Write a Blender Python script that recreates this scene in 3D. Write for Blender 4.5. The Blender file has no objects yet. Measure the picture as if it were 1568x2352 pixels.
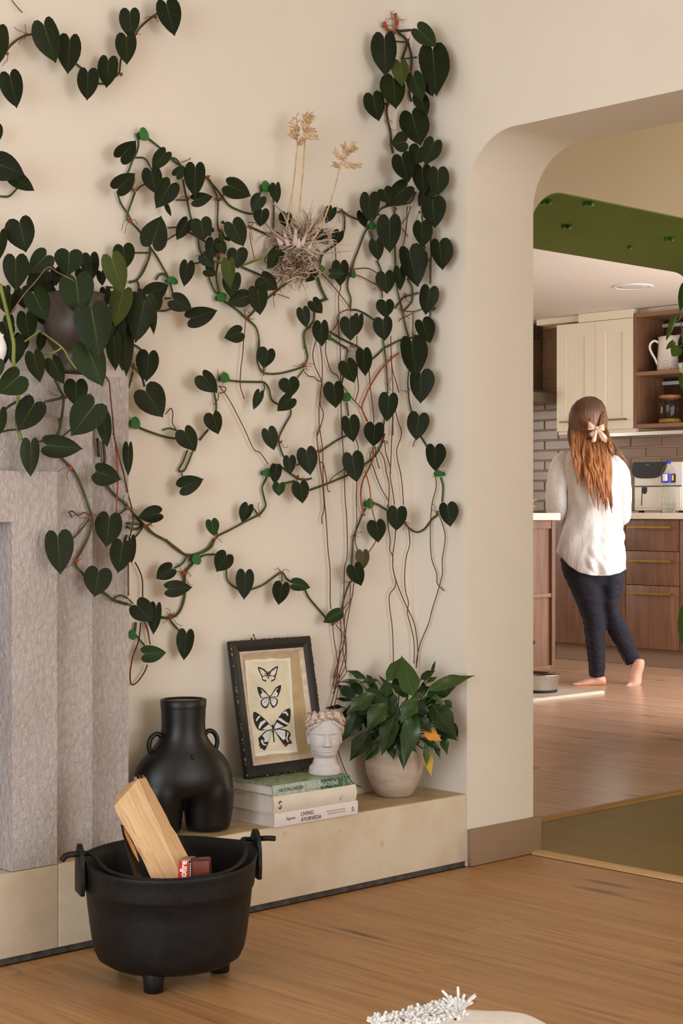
import bpy, bmesh, math, random
from mathutils import Vector, Matrix
random.seed(7)
scene = bpy.context.scene
COL = scene.collection

# ------------------------------------------------------------------ camera
F, CX, CY, H = 3870.0, 784.0, 1176.0, 0.95
SA, CA = math.sin(math.radians(46.4)), math.cos(math.radians(46.4))
cam_d = bpy.data.cameras.new('camera'); cam = bpy.data.objects.new('camera', cam_d); COL.objects.link(cam)
cam.location = (0, 0, H); cam.rotation_euler = (math.pi/2, 0, -math.atan2(CA, SA))
cam_d.sensor_fit = 'HORIZONTAL'; cam_d.sensor_width = 36.0; cam_d.lens = 36.0*F/1568.0
cam_d.clip_start = 0.05; cam_d.clip_end = 60
scene.camera = cam
# ------------------------------------------------------------------ world, lights, exposure
vs = scene.view_settings
vs.view_transform = 'Standard'; vs.look = 'None'; vs.gamma = 1.0; vs.use_curve_mapping = False
vs.exposure = 0.0
W = bpy.data.worlds.new('sky'); scene.world = W; W.use_nodes = True
W.node_tree.nodes['Background'].inputs[0].default_value = (0.80, 0.88, 1.0, 1)
W.node_tree.nodes['Background'].inputs[1].default_value = 0.5
def area(name, loc, target, sx, sy, power, col):
    d = bpy.data.lights.new(name, 'AREA'); d.shape = 'RECTANGLE'; d.size = sx; d.size_y = sy
    d.energy = power; d.color = col
    o = bpy.data.objects.new(name, d); COL.objects.link(o); o.location = loc
    o.rotation_euler = (Vector(target)-Vector(loc)).to_track_quat('-Z', 'Y').to_euler()
    return o
# daylight entering through the windows of the two rooms, then an added hall fill
area('daylight_glazed_door', (-2.3, 0.75, 1.15), (3, 0.75, 1.15), 3.3, 2.1, 142, (0.87, 0.955, 1.0))
area('daylight_side_window', (2.3, -2.3, 1.05), (2.3, 3, 1.05), 2.2, 1.8, 66, (0.97, 0.985, 1.0))
area('daylight_kitchen_window', (5.95, 9.9, 1.55), (5.95, 5, 1.3), 1.5, 1.25, 46, (1.0, 0.97, 0.93))
area('daylight_kitchen_door', (7.6, 4.20, 1.1), (7.4, 7, 1.1), 2.2, 1.9, 58, (0.98, 0.985, 1.0))

area('hall_warm_fill', (7.6, 1.16, 1.2), (5.6, 6, 1.2), 2.2, 2.0, 50, (1.0, 0.80, 0.50))  # added warm fill to brighten the hall

# ------------------------------------------------------------------ projection helpers (photo pixel -> point on a real surface)
def ray(px, py):
    r = (px-CX)/F; up = (CY-py)/F
    return Vector((r*SA+CA, -r*CA+SA, up))
ORG = Vector((0, 0, H))
def PD(px, py, D): return ORG + ray(px, py)*D
def onV(px, py, v): d = ray(px, py); return ORG + d*(v/d.y)
def onU(px, py, u): d = ray(px, py); return ORG + d*(u/d.x)
def onZ(px, py, z): d = ray(px, py); return ORG + d*((z-H)/d.z)
def onP(px, py, p, n):
    d = ray(px, py); return ORG + d*((p-ORG).dot(n)/d.dot(n))
def proj(p):
    w = Vector(p)-ORG; D = w.x*CA+w.y*SA; X = w.x*SA-w.y*CA
    return (CX+F*X/D, CY-F*w.z/D, D)
RIGHT = Vector((SA, -CA, 0)); FWD = Vector((CA, SA, 0)); UP = Vector((0, 0, 1))
CROP = dict(A=(0,0,.33163),B=(0,480,.33163),C=(0,960,.33163),D=(240,270,.38265),E=(560,240,.19557),F=(740,0,.2381),
  G=(680,440,.2551),H=(380,780,.30612),I=(680,940,.2551),J=(240,1100,.3699),K=(500,1440,.21684),L=(740,1480,.2296),
  M=(140,1580,.31888),N=(1200,400,.25503),O=(1200,880,.32309),R=(1440,640,.15311),S=(1420,1020,.09439),T=(1220,1460,.17857),X=(0,0,1.0))
def cpx(c, x, y): a, b, s = CROP[c]; return (a+x*s, b+y*s)

# ------------------------------------------------------------------ main dimensions
U2, V1, V0, ZL = 3.358, 3.243, 3.039, 0.193      # arch wall, plant wall, hearth front, hearth top
UB = 3.633                                        # back of the arch wall
VK, VKB = 3.37, 4.143                             # kitchen opening front / back
ZA = 1.957                                        # arch heights
UK = 9.09                                         # kitchen back wall

# ------------------------------------------------------------------ materials
def newmat(name):
    m = bpy.data.materials.new(name); m.use_nodes = True
    nt = m.node_tree; return m, nt, nt.nodes['Principled BSDF']
def nd(nt, t, **kw):
    n = nt.nodes.new(t)
    for k, v in kw.items():
        if k.startswith('_'): setattr(n, k[1:], v)
        else:
            key = int(k[1:]) if k[0] == 'i' and k[1:].isdigit() else k.replace('__', ' ')
            n.inputs[key].default_value = v
    return n
def lk(nt, a, b): nt.links.new(a, b)
def ramp(nt, fac, stops, interp='LINEAR'):
    r = nt.nodes.new('ShaderNodeValToRGB'); r.color_ramp.interpolation = interp
    e = r.color_ramp.elements
    while len(e) < len(stops): e.new(0.5)
    for k, (p, c) in enumerate(stops): e[k].position = p; e[k].color = (*c, 1)
    lk(nt, fac, r.inputs[0]); return r.outputs[0]
def mixc(nt, fac, a, b, mode='MIX'):
    n = nt.nodes.new('ShaderNodeMix'); n.data_type = 'RGBA'; n.blend_type = mode
    for sock, val in ((0, fac), (6, a), (7, b)):
        if isinstance(val, (int, float)): n.inputs[sock].default_value = val
        elif isinstance(val, tuple): n.inputs[sock].default_value = (*val, 1)
        else: lk(nt, val, n.inputs[sock])
    return n.outputs[2]
def srgb(r, g, b):
    f = lambda c: (c/255/12.92) if c/255 <= .04045 else ((c/255+.055)/1.055)**2.4
    return (f(r), f(g), f(b))
def coords(nt, scale=(1,1,1), kind='Object', rand=False):
    tc = nt.nodes.new('ShaderNodeTexCoord'); mp = nt.nodes.new('ShaderNodeMapping')
    mp.inputs['Scale'].default_value = scale; lk(nt, tc.outputs[kind], mp.inputs[0])
    if rand:
        oi = nt.nodes.new('ShaderNodeObjectInfo'); mu = nt.nodes.new('ShaderNodeVectorMath'); mu.operation = 'SCALE'
        mu.inputs[0].default_value = (37.0, 91.0, 13.0); lk(nt, oi.outputs['Random'], mu.inputs['Scale']); lk(nt, mu.outputs[0], mp.inputs['Location'])
    return mp.outputs[0]
def noise(nt, vec, scale, detail=4, rough=.55, dist=0):
    n = nd(nt, 'ShaderNodeTexNoise', Scale=scale, Detail=detail, Roughness=rough, Distortion=dist); lk(nt, vec, n.inputs['Vector']); return n.outputs['Fac']
def bump(nt, b, height, strength, dist=.002):
    n = nd(nt, 'ShaderNodeBump', Strength=strength, Distance=dist); lk(nt, height, n.inputs['Height']); lk(nt, n.outputs[0], b.inputs['Normal'])
MAT = {}
def plain(name, col, rough=.6, metal=0., var=.08, scale=18., bmp=0., spec=.5, sheen=0., bscale=None, bdist=.002):
    m, nt, b = newmat(name); v = coords(nt)
    n = noise(nt, v, scale)
    c2 = tuple(max(0, x*(1-var*2)) for x in col); c1 = tuple(min(1, x*(1+var)) for x in col)
    lk(nt, ramp(nt, n, [(.3, c2), (.7, c1)]), b.inputs['Base Color'])
    b.inputs['Roughness'].default_value = rough; b.inputs['Metallic'].default_value = metal
    b.inputs['Specular IOR Level'].default_value = spec
    if sheen: b.inputs['Sheen Weight'].default_value = sheen
    if bmp: bump(nt, b, noise(nt, v, bscale or scale*4, 5), bmp, bdist)
    MAT[name] = m; return m
plain('wall_paint', srgb(231,222,208), .75, var=.015, scale=2.5, bmp=.12, bscale=60)
plain('ceiling_paint', srgb(224,212,196), .8, var=.02, scale=3)
plain('kitchen_ceiling_paint', srgb(226,214,200), .7, var=.01, scale=3)
plain('green_paint', srgb(122,152,54), .7, var=.04, scale=3, bmp=.1, bscale=60)
plain('skirting_paint', srgb(150,124,98), .6, var=.03, scale=5)
plain('cream_cabinet', srgb(238,226,202), .45, var=.01, scale=3)
plain('cream_dark', srgb(190,160,96), .6, var=.02)
plain('cast_iron', (.0065,.0060,.0062), .52, var=.25, scale=40, bmp=.3, bscale=260, spec=.32)
plain('black_ceramic', (.0052,.0042,.0040), .40, var=.15, scale=20, bmp=.1, bscale=160, spec=.38)
plain('black_metal', (.012,.012,.012), .4)
plain('black_plastic', (.010,.009,.008), .35)
plain('counter_stone', srgb(226,212,190), .35, var=.03, scale=30)
plain('white_plastic', srgb(232,224,208), .35, var=.01)
plain('brass', (.40,.24,.05), .42, metal=1., var=.1)
plain('seam_thread', srgb(62,66,96), .8)
plain('brass_dark', (.17,.10,.03), .45, metal=1., var=.1)
plain('steel', (.62,.60,.57), .28, metal=1., var=.05, scale=8)
plain('hood_steel', (.42,.36,.28), .42, metal=1., var=.05, scale=8)
plain('rubber_black', (.01,.01,.01), .7)
plain('mat_silicone', srgb(222,208,188), .6, var=.02)
plain('pot_brown', srgb(72,56,49), .45, var=.12, scale=14, bmp=.1)
plain('terracotta', srgb(172,104,58), .8)
plain('soil', (.03,.02,.012), .95, var=.3, scale=60, bmp=.8)
plain('white_ceramic', srgb(232,228,222), .3, var=.02)
plain('plaster_head', srgb(206,198,194), .75, var=.05, scale=40, bmp=.15, bscale=120)
plain('petal_edge', srgb(196,150,120), .8, var=.2, scale=60)
plain('petal_cream', srgb(214,198,186), .8, var=.1, scale=60)
plain('page_paper', srgb(224,214,206), .85, var=.06, scale=30)
plain('ink', (.012,.010,.009), .7, var=.05)
plain('ink_grey', srgb(110,104,100), .8)
plain('ink_white', srgb(240,240,232), .7, var=.02)
plain('ink_brown', srgb(84,58,34), .7)
plain('white_print', srgb(226,226,226), .8, var=.04, scale=40)
plain('gold_print', srgb(206,158,52), .7, var=.1)
plain('red_print', srgb(204,42,34), .4, var=.03)
plain('blue_print', srgb(28,44,190), .4, var=.03)
plain('matches_box', srgb(120,56,44), .35, var=.08)
plain('clip_plastic', srgb(40,108,42), .35, var=.06)
plain('clip_dark', srgb(22,74,26), .5)
plain('hook_plastic', srgb(76,132,58), .3)
plain('node_sheath', srgb(160,72,36), .8, var=.25, scale=80)
plain('aerial_root', srgb(110,66,44), .8, var=.25, scale=60)
plain('root_pale', srgb(150,108,78), .8, var=.2, scale=60)
plain('root_orange', srgb(164,86,46), .75, var=.2, scale=60)
plain('stem_green', srgb(66,76,30), .55, var=.3, scale=30)
plain('stem_brown', srgb(66,56,30), .65, var=.35, scale=40)
plain('stem_light', srgb(112,124,44), .5, var=.2, scale=30)
plain('airplant_leaf', srgb(176,152,132), .8, var=.18, scale=40, sheen=.3)
plain('airplant_core', srgb(206,184,176), .8, var=.08, scale=30, sheen=.3)
plain('airplant_dry', srgb(126,96,72), .85, var=.25, scale=40)
plain('seed_straw', srgb(206,170,122), .8, var=.2, scale=60)
plain('seed_brown', srgb(150,100,66), .85, var=.2, scale=60)
plain('straw', srgb(228,184,84), .8, var=.2, scale=60)
plain('skin', srgb(226,172,146), .5, var=.06, scale=14)
plain('skin_sole', srgb(206,126,92), .55, var=.08, scale=30)
plain('satin_pink', srgb(226,186,162), .38, var=.05, scale=20, sheen=.3)
plain('toenail', srgb(238,206,190), .3)
plain('plant_green', srgb(96,150,40), .45, var=.25, scale=20)
plain('plant_dark', srgb(34,84,26), .4, var=.2, scale=20)
plain('lily_stem', srgb(60,104,36), .5, var=.15)
plain('white_yarn', srgb(238,236,234), .95, var=.05, scale=60, bmp=.5, bscale=300)
plain('led_strip', srgb(228,226,226), .4, var=.01)
plain('lamp_diffuser', srgb(214,206,204), .5, var=.01)
plain('nail_steel', (.05,.045,.04), .5, metal=.6)
plain('dark_gap', (.085,.075,.065), .9, var=.3, scale=40)
plain('grout', srgb(232,206,180), .8, var=.04)
plain('door_wood_frame', srgb(232,226,214), .6)

def stucco():
    m, nt, b = newmat('fireplace_stucco'); v = coords(nt, (1,1,.55))
    lk(nt, ramp(nt, noise(nt, v, 9), [(.3, srgb(194,182,178)), (.7, srgb(210,200,198))]), b.inputs['Base Color'])
    b.inputs['Roughness'].default_value = .85
    a = noise(nt, v, 105, 6, .62, .8); c = noise(nt, v, 320, 3)
    mx = nd(nt, 'ShaderNodeMath', _operation='MULTIPLY_ADD', i1=.35); lk(nt, c, mx.inputs[0]); lk(nt, a, mx.inputs[2])
    bump(nt, b, mx.outputs[0], 1.0, .011); MAT['fireplace_stucco'] = m
stucco()
def hearth():
    m, nt, b = newmat('hearth_stone'); v = coords(nt)
    base = ramp(nt, noise(nt, v, 5, 6), [(.3, srgb(202,184,158)), (.55, srgb(220,206,184)), (.75, srgb(226,216,200))])
    sp = ramp(nt, noise(nt, v, 26, 3), [(.70, (0,0,0)), (.76, (1,1,1))])
    c = mixc(nt, sp, base, srgb(206,178,132))
    sp2 = ramp(nt, noise(nt, v, 75, 2), [(.77, (0,0,0)), (.79, (1,1,1))])
    lk(nt, mixc(nt, sp2, c, srgb(110,86,56)), b.inputs['Base Color'])
    b.inputs['Roughness'].default_value = .6; bump(nt, b, noise(nt, v, 70), .12); MAT['hearth_stone'] = m
hearth()
def hearth_top():
    m, nt, b = newmat('hearth_top_stone'); v = coords(nt)
    lk(nt, ramp(nt, noise(nt, v, 14, 6), [(.3, srgb(176,148,108)), (.7, srgb(204,180,140))]), b.inputs['Base Color'])
    b.inputs['Roughness'].default_value = .55; MAT['hearth_top_stone'] = m
hearth_top()
def concrete():
    m, nt, b = newmat('pot_concrete'); v = coords(nt, (1,1,3))
    base = ramp(nt, noise(nt, v, 16, 6), [(.3, srgb(178,160,142)), (.7, srgb(206,190,172))])
    sp = ramp(nt, noise(nt, coords(nt, (1,1,4)), 60, 4), [(.68, (0,0,0)), (.72, (1,1,1))])
    lk(nt, mixc(nt, sp, base, srgb(128,108,92)), b.inputs['Base Color'])
    b.inputs['Roughness'].default_value = .7; bump(nt, b, noise(nt, v, 60), .2); MAT['pot_concrete'] = m
concrete()
def wood(name, dark, mid, light, axis=1, sc=1., rough=.42, knots=True, rand=True, grain=1.0, streaks=False, gmix=.22):
    m, nt, b = newmat(name)
    s = [22*sc]*3; s[axis] = 1.1*sc
    v = coords(nt, tuple(s), rand=rand)
    s2 = [70*sc]*3; s2[axis] = 2.0*sc; v2 = coords(nt, tuple(s2), rand=rand)
    s3 = [3.2*sc]*3; s3[axis] = .55*sc; v3 = coords(nt, tuple(s3), rand=rand)
    a = noise(nt, v, 1.0, 6, .6, .7); f = noise(nt, v2, 2.0, 3, .6); g = noise(nt, v3, 1.6, 3, .5, .6)
    c = ramp(nt, a, [(.28, dark), (.5, mid), (.72, light)])
    c = mixc(nt, .42*grain, c, ramp(nt, f, [(.3, dark), (.6, light)]))
    if streaks:
        s5 = [26*sc]*3; s5[axis] = .9*sc
        st = ramp(nt, noise(nt, coords(nt, tuple(s5), rand=rand), 1.0, 5, .6, 1.6), [(.60, (0,)*3), (.66, (.55,)*3), (.70, (0,)*3)])
        c = mixc(nt, st, c, tuple(x*.5 for x in dark))
    c = mixc(nt, gmix, c, ramp(nt, g, [(.3, dark), (.5, mid), (.7, light)]))
    if knots:
        s4 = [7*sc]*3; s4[axis] = 1.6*sc
        vo = nd(nt, 'ShaderNodeTexVoronoi', Scale=.9); lk(nt, coords(nt, tuple(s4), rand=rand), vo.inputs['Vector'])
        k = ramp(nt, vo.outputs['Distance'], [(.03, (1,1,1)), (.16, (0,0,0))])
        c = mixc(nt, k, c, tuple(x*.45 for x in dark))
    oi = nt.nodes.new('ShaderNodeObjectInfo'); hv = nd(nt, 'ShaderNodeHueSaturation')
    mr = nd(nt, 'ShaderNodeMapRange'); mr.inputs[3].default_value = .93; mr.inputs[4].default_value = 1.06
    lk(nt, oi.outputs['Random'], mr.inputs[0]); lk(nt, mr.outputs[0], hv.inputs['Value']); lk(nt, c, hv.inputs['Color'])
    lk(nt, hv.outputs[0], b.inputs['Base Color'])
    b.inputs['Roughness'].default_value = rough; b.inputs['Specular IOR Level'].default_value = .3 if name == 'floor_wood' else .45
    (None if 'floor' in name else bump(nt, b, f, .1, .001)); MAT[name] = m
_k = lambda c, f: tuple(x*f for x in c)
_fm = srgb(180,136,92); wood('floor_wood', _k(_fm,.56), _fm, _k(_fm,1.28), 1, 1., .40, streaks=True, gmix=.14)
_fk = srgb(196,158,130); wood('kitchen_floor_wood', _k(_fk,.60), _fk, _k(_fk,1.22), 1, 1., .26, streaks=True, gmix=.15)
_fh = srgb(128,108,44); wood('hall_floor_wood', _k(_fh,.85), _fh, _k(_fh,1.1), 1, 1., .5, knots=False, gmix=.1)  # green light falling on the hall planks is put into the colour as olive
wood('strip_wood', srgb(160,120,74), srgb(198,158,108), srgb(224,190,142), 1, 1.5, .5, knots=False)
wood('strip_wood_u', srgb(140,100,56), srgb(172,130,80), srgb(196,156,104), 0, 1.5, .5, knots=False)
wood('walnut', srgb(82,52,36), srgb(118,80,56), srgb(146,106,78), 2, 1.3, .45, knots=False)
wood('walnut_dark', srgb(50,30,20), srgb(70,44,30), srgb(92,62,42), 2, 1.3, .5, knots=False)
wood('walnut_edge', srgb(112,76,48), srgb(134,94,62), srgb(152,112,78), 1, 1.3, .45, knots=False)
wood('log_wood', srgb(184,138,92), srgb(216,176,130), srgb(230,198,156), 2, 2.2, .8, knots=False, rand=False, streaks=True)
wood('log_bark', srgb(26,20,14), srgb(52,40,26), srgb(96,76,48), 2, 3., .9, knots=False, rand=False)
wood('stick_split', srgb(150,96,44), srgb(190,134,72), srgb(214,164,102), 2, 3., .85, knots=False, rand=False)
wood('lid_wood', srgb(120,70,40), srgb(158,100,62), srgb(184,128,84), 1, 3., .5, knots=False)

def leafmat(name, dark, light, vein, rough=.5, trans=.06, side=.10, sheen=.0, spec=.16):
    m, nt, b = newmat(name)
    uv = nt.nodes.new('ShaderNodeUVMap'); sp = nt.nodes.new('ShaderNodeSeparateXYZ'); lk(nt, uv.outputs[0], sp.inputs[0])
    ab = nd(nt, 'ShaderNodeMath', _operation='ABSOLUTE'); 
    sub = nd(nt, 'ShaderNodeMath', _operation='SUBTRACT', i1=.5); lk(nt, sp.outputs[0], sub.inputs[0]); lk(nt, sub.outputs[0], ab.inputs[0])
    v = coords(nt, (1,1,1), rand=True); n = noise(nt, v, 26, 4)
    oi = nt.nodes.new('ShaderNodeObjectInfo')
    c = mixc(nt, n, dark, light)
    hv = nd(nt, 'ShaderNodeHueSaturation'); mr = nd(nt, 'ShaderNodeMapRange'); mr.inputs[3].default_value = .72; mr.inputs[4].default_value = 1.3
    lk(nt, oi.outputs['Random'], mr.inputs[0]); lk(nt, mr.outputs[0], hv.inputs['Value']); lk(nt, c, hv.inputs['Color'])
    mid = ramp(nt, ab.outputs[0], [(.006, (1,1,1)), (.024, (0,0,0))])
    # side veins: stripes slanting from the midrib towards the tip
    ma = nd(nt, 'ShaderNodeMath', _operation='MULTIPLY_ADD', i1=-.75); lk(nt, ab.outputs[0], ma.inputs[0]); lk(nt, sp.outputs[1], ma.inputs[2])
    fr = nd(nt, 'ShaderNodeMath', _operation='PINGPONG', i1=.075); lk(nt, ma.outputs[0], fr.inputs[0])
    sv = ramp(nt, fr.outputs[0], [(.004, (side,)*3), (.016, (0,)*3)])
    c2 = mixc(nt, sv, hv.outputs[0], vein); fade = nd(nt, 'ShaderNodeMath', _operation='MULTIPLY_ADD', i1=-1.0, i2=1.0); lk(nt, sp.outputs[1], fade.inputs[0])
    mm = nd(nt, 'ShaderNodeMath', _operation='MULTIPLY'); lk(nt, mid, mm.inputs[0]); lk(nt, fade.outputs[0], mm.inputs[1]); mm.use_clamp = True
    mv = nd(nt, 'ShaderNodeMath', _operation='MULTIPLY', i1=.75); lk(nt, mm.outputs[0], mv.inputs[0]); lk(nt, mixc(nt, mv.outputs[0], c2, vein), b.inputs['Base Color'])
    b.inputs['Roughness'].default_value = rough; b.inputs['Sheen Weight'].default_value = sheen
    b.inputs['Specular IOR Level'].default_value = spec
    bump(nt, b, fr.outputs[0], .12, .004)
    MAT[name] = m
leafmat('leaf_dark', (.0078,.0112,.0030), (.0140,.0200,.0052), srgb(70,102,42))
leafmat('leaf_mid', (.0115,.020,.0060), (.0185,.032,.0095), srgb(88,118,56), side=.06)
leafmat('leaf_olive', (.030,.042,.008), (.050,.066,.013), srgb(112,130,44))
leafmat('leaf_bright', (.013,.032,.008), (.021,.050,.012), srgb(96,140,60))
leafmat('leaf_brown', (.045,.040,.016), (.080,.066,.028), srgb(140,110,66))
leafmat('lily_green', (.010,.030,.006), (.018,.048,.010), srgb(70,108,38), .27, side=.16, sheen=0, spec=.4)
leafmat('lily_light', (.028,.056,.011), (.045,.082,.018), srgb(92,126,48), .33, side=.16, sheen=0, spec=.4)
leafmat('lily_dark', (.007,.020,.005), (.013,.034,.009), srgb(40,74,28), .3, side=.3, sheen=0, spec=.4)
leafmat('lily_yellow', (.42,.27,.03), (.55,.38,.05), srgb(220,190,80), .5, side=.3, sheen=0)
leafmat('lily_orange', (.55,.20,.02), (.66,.30,.05), srgb(236,160,60), .5, side=.3, sheen=0)
leafmat('monstera_leaf', (.06,.16,.018), (.13,.28,.035), srgb(190,210,90), .4, side=.3, sheen=0)
leafmat('monstera_dark', (.02,.07,.010), (.04,.11,.018), srgb(110,150,60), .4, side=.3, sheen=0)

def glass(name, col=(1,1,1), rough=.02, ior=1.45):
    m, nt, b = newmat(name); b.inputs['Base Color'].default_value = (*col, 1); b.inputs['Roughness'].default_value = rough
    b.inputs['Transmission Weight'].default_value = 1.; b.inputs['IOR'].default_value = ior; MAT[name] = m
glass('clear_glass', (.93,.93,.90), ior=1.25); glass('clear_plastic', (.95,.95,.93), .06, 1.15); glass('water', (.97,.98,.98), 0, 1.2)
def tile():
    m, nt, b = newmat('tile_glaze'); oi = nt.nodes.new('ShaderNodeObjectInfo')
    v = coords(nt, (1,1,1), rand=True)
    c = mixc(nt, oi.outputs['Random'], srgb(150,126,106), srgb(166,140,118)); lk(nt, c, b.inputs['Base Color'])
    b.inputs['Roughness'].default_value = .2; b.inputs['Specular IOR Level'].default_value = .26; bump(nt, b, noise(nt, v, 14, 2), .02, .001); MAT['tile_glaze'] = m
tile()
def cloth(name, c1, c2, rough=.85, fold=6., strength=.6, dist=.02, stretch=(1,1,.35), weave=700):
    m, nt, b = newmat(name); v = coords(nt, stretch)
    n = noise(nt, v, fold, 5, .6, 1.2)
    lk(nt, ramp(nt, noise(nt, coords(nt), 50), [(.3, c1), (.7, c2)]), b.inputs['Base Color'])
    b.inputs['Roughness'].default_value = rough; b.inputs['Sheen Weight'].default_value = .0 if name == 'denim' else .2
    w = noise(nt, coords(nt), weave, 2); mx = nd(nt, 'ShaderNodeMath', _operation='MULTIPLY_ADD', i1=.03); lk(nt, w, mx.inputs[0]); lk(nt, n, mx.inputs[2])
    bump(nt, b, mx.outputs[0], strength, dist); MAT[name] = m
cloth('linen_white', srgb(220,213,208), srgb(231,225,220), fold=9., strength=.5, dist=.02)
cloth('denim', srgb(22,20,30), srgb(33,31,46), fold=14., strength=.45, dist=.025, stretch=(1,1,1.6))
cloth('rug_cloth', srgb(232,226,216), srgb(242,238,232), fold=14, strength=.3)
def hairmat():
    m, nt, b = newmat('hair_auburn'); tc = nt.nodes.new('ShaderNodeTexCoord')
    uv = nt.nodes.new('ShaderNodeUVMap'); sp = nt.nodes.new('ShaderNodeSeparateXYZ'); lk(nt, uv.outputs[0], sp.inputs[0])
    mp = nt.nodes.new('ShaderNodeMapping'); mp.inputs['Scale'].default_value = (60, 2, 1); lk(nt, uv.outputs[0], mp.inputs[0])
    n = noise(nt, mp.outputs[0], 1.0, 4, .6)
    top = ramp(nt, n, [(.32, srgb(30,16,9)), (.52, srgb(76,42,20)), (.70, srgb(136,82,38))])
    low = ramp(nt, n, [(.30, srgb(70,34,12)), (.48, srgb(150,86,34)), (.70, srgb(214,144,70))])
    lk(nt, mixc(nt, sp.outputs[1], top, low), b.inputs['Base Color']); b.inputs['Roughness'].default_value = .38
    b.inputs['Specular IOR Level'].default_value = .6; bump(nt, b, n, .4, .004); MAT['hair_auburn'] = m
hairmat()
def distressed():
    m, nt, b = newmat('frame_black'); v = coords(nt, rand=True)
    sp = ramp(nt, noise(nt, v, 55, 6, .65), [(.70, (0,0,0)), (.74, (1,1,1))])
    lk(nt, mixc(nt, sp, (.010,.009,.008), srgb(150,110,66)), b.inputs['Base Color']); b.inputs['Roughness'].default_value = .5
    bump(nt, b, noise(nt, v, 90), .3); MAT['frame_black'] = m
    m, nt, b = newmat('frame_wear'); v = coords(nt)
    sp = ramp(nt, noise(nt, v, 120, 5, .7), [(.48, (0,0,0)), (.54, (1,1,1))])
    lk(nt, mixc(nt, sp, (.012,.010,.009), srgb(206,160,104)), b.inputs['Base Color']); b.inputs['Roughness'].default_value = .7; MAT['frame_wear'] = m
distressed()
plain('frame_cream', srgb(206,184,166), .7, var=.12, scale=50)
plain('mat_canvas', srgb(192,168,126), .9, var=.06, scale=40, bmp=.3, bscale=500)
plain('paper_white', srgb(232,226,216), .85, var=.02)
plain('paper_aged', srgb(224,215,188), .85, var=.06, scale=22)
def jacket():
    m, nt, b = newmat('book_green_cover'); v = coords(nt, (1, 1, 1))
    n = noise(nt, v, 34, 5, .6, 2.5)
    lk(nt, ramp(nt, n, [(.30, srgb(84,104,72)), (.5, srgb(140,156,116)), (.7, srgb(188,196,160))]), b.inputs['Base Color']); b.inputs['Roughness'].default_value = .4; MAT['book_green_cover'] = m
    m, nt, b = newmat('book_green_spine'); v = coords(nt, (1, 1, .25))
    n = noise(nt, v, 70, 3, .5)
    lk(nt, ramp(nt, n, [(.35, srgb(150,170,156)), (.6, srgb(176,194,180)), (.8, srgb(206,216,204))]), b.inputs['Base Color']); b.inputs['Roughness'].default_value = .4; MAT['book_green_spine'] = m
    m, nt, b = newmat('book_leaf_print'); v = coords(nt, (1, 1, 1))
    n = noise(nt, v, 120, 3, .6, 3.)
    lk(nt, ramp(nt, n, [(.36, srgb(24,58,42)), (.5, srgb(52,98,74)), (.66, srgb(160,190,170))]), b.inputs['Base Color']); b.inputs['Roughness'].default_value = .4; MAT['book_leaf_print'] = m
jacket()
plain('book_white', srgb(232,224,222), .45, var=.01)
plain('book_cream', srgb(224,216,200), .5, var=.03, scale=20)
def jugpat():
    m, nt, b = newmat('jug_glaze'); v = coords(nt)
    sp = nt.nodes.new('ShaderNodeSeparateXYZ'); tc = nt.nodes.new('ShaderNodeTexCoord'); lk(nt, tc.outputs['Object'], sp.inputs[0])
    vo = nd(nt, 'ShaderNodeTexVoronoi', Scale=75, _feature='DISTANCE_TO_EDGE'); lk(nt, v, vo.inputs['Vector'])
    line = ramp(nt, vo.outputs['Distance'], [(.02, (.8,)*3), (.07, (0,)*3)])
    zm = nd(nt, 'ShaderNodeMapRange'); zm.inputs[1].default_value = .05; zm.inputs[2].default_value = .13; zm.inputs[3].default_value = 1; zm.inputs[4].default_value = 0
    lk(nt, sp.outputs[2], zm.inputs[0]); mu = nd(nt, 'ShaderNodeMath', _operation='MULTIPLY'); lk(nt, line, mu.inputs[0]); lk(nt, zm.outputs[0], mu.inputs[1])
    lk(nt, mixc(nt, mu.outputs[0], srgb(222,208,194), srgb(128,116,110)), b.inputs['Base Color']); b.inputs['Roughness'].default_value = .35; MAT['jug_glaze'] = m
jugpat()

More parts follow.
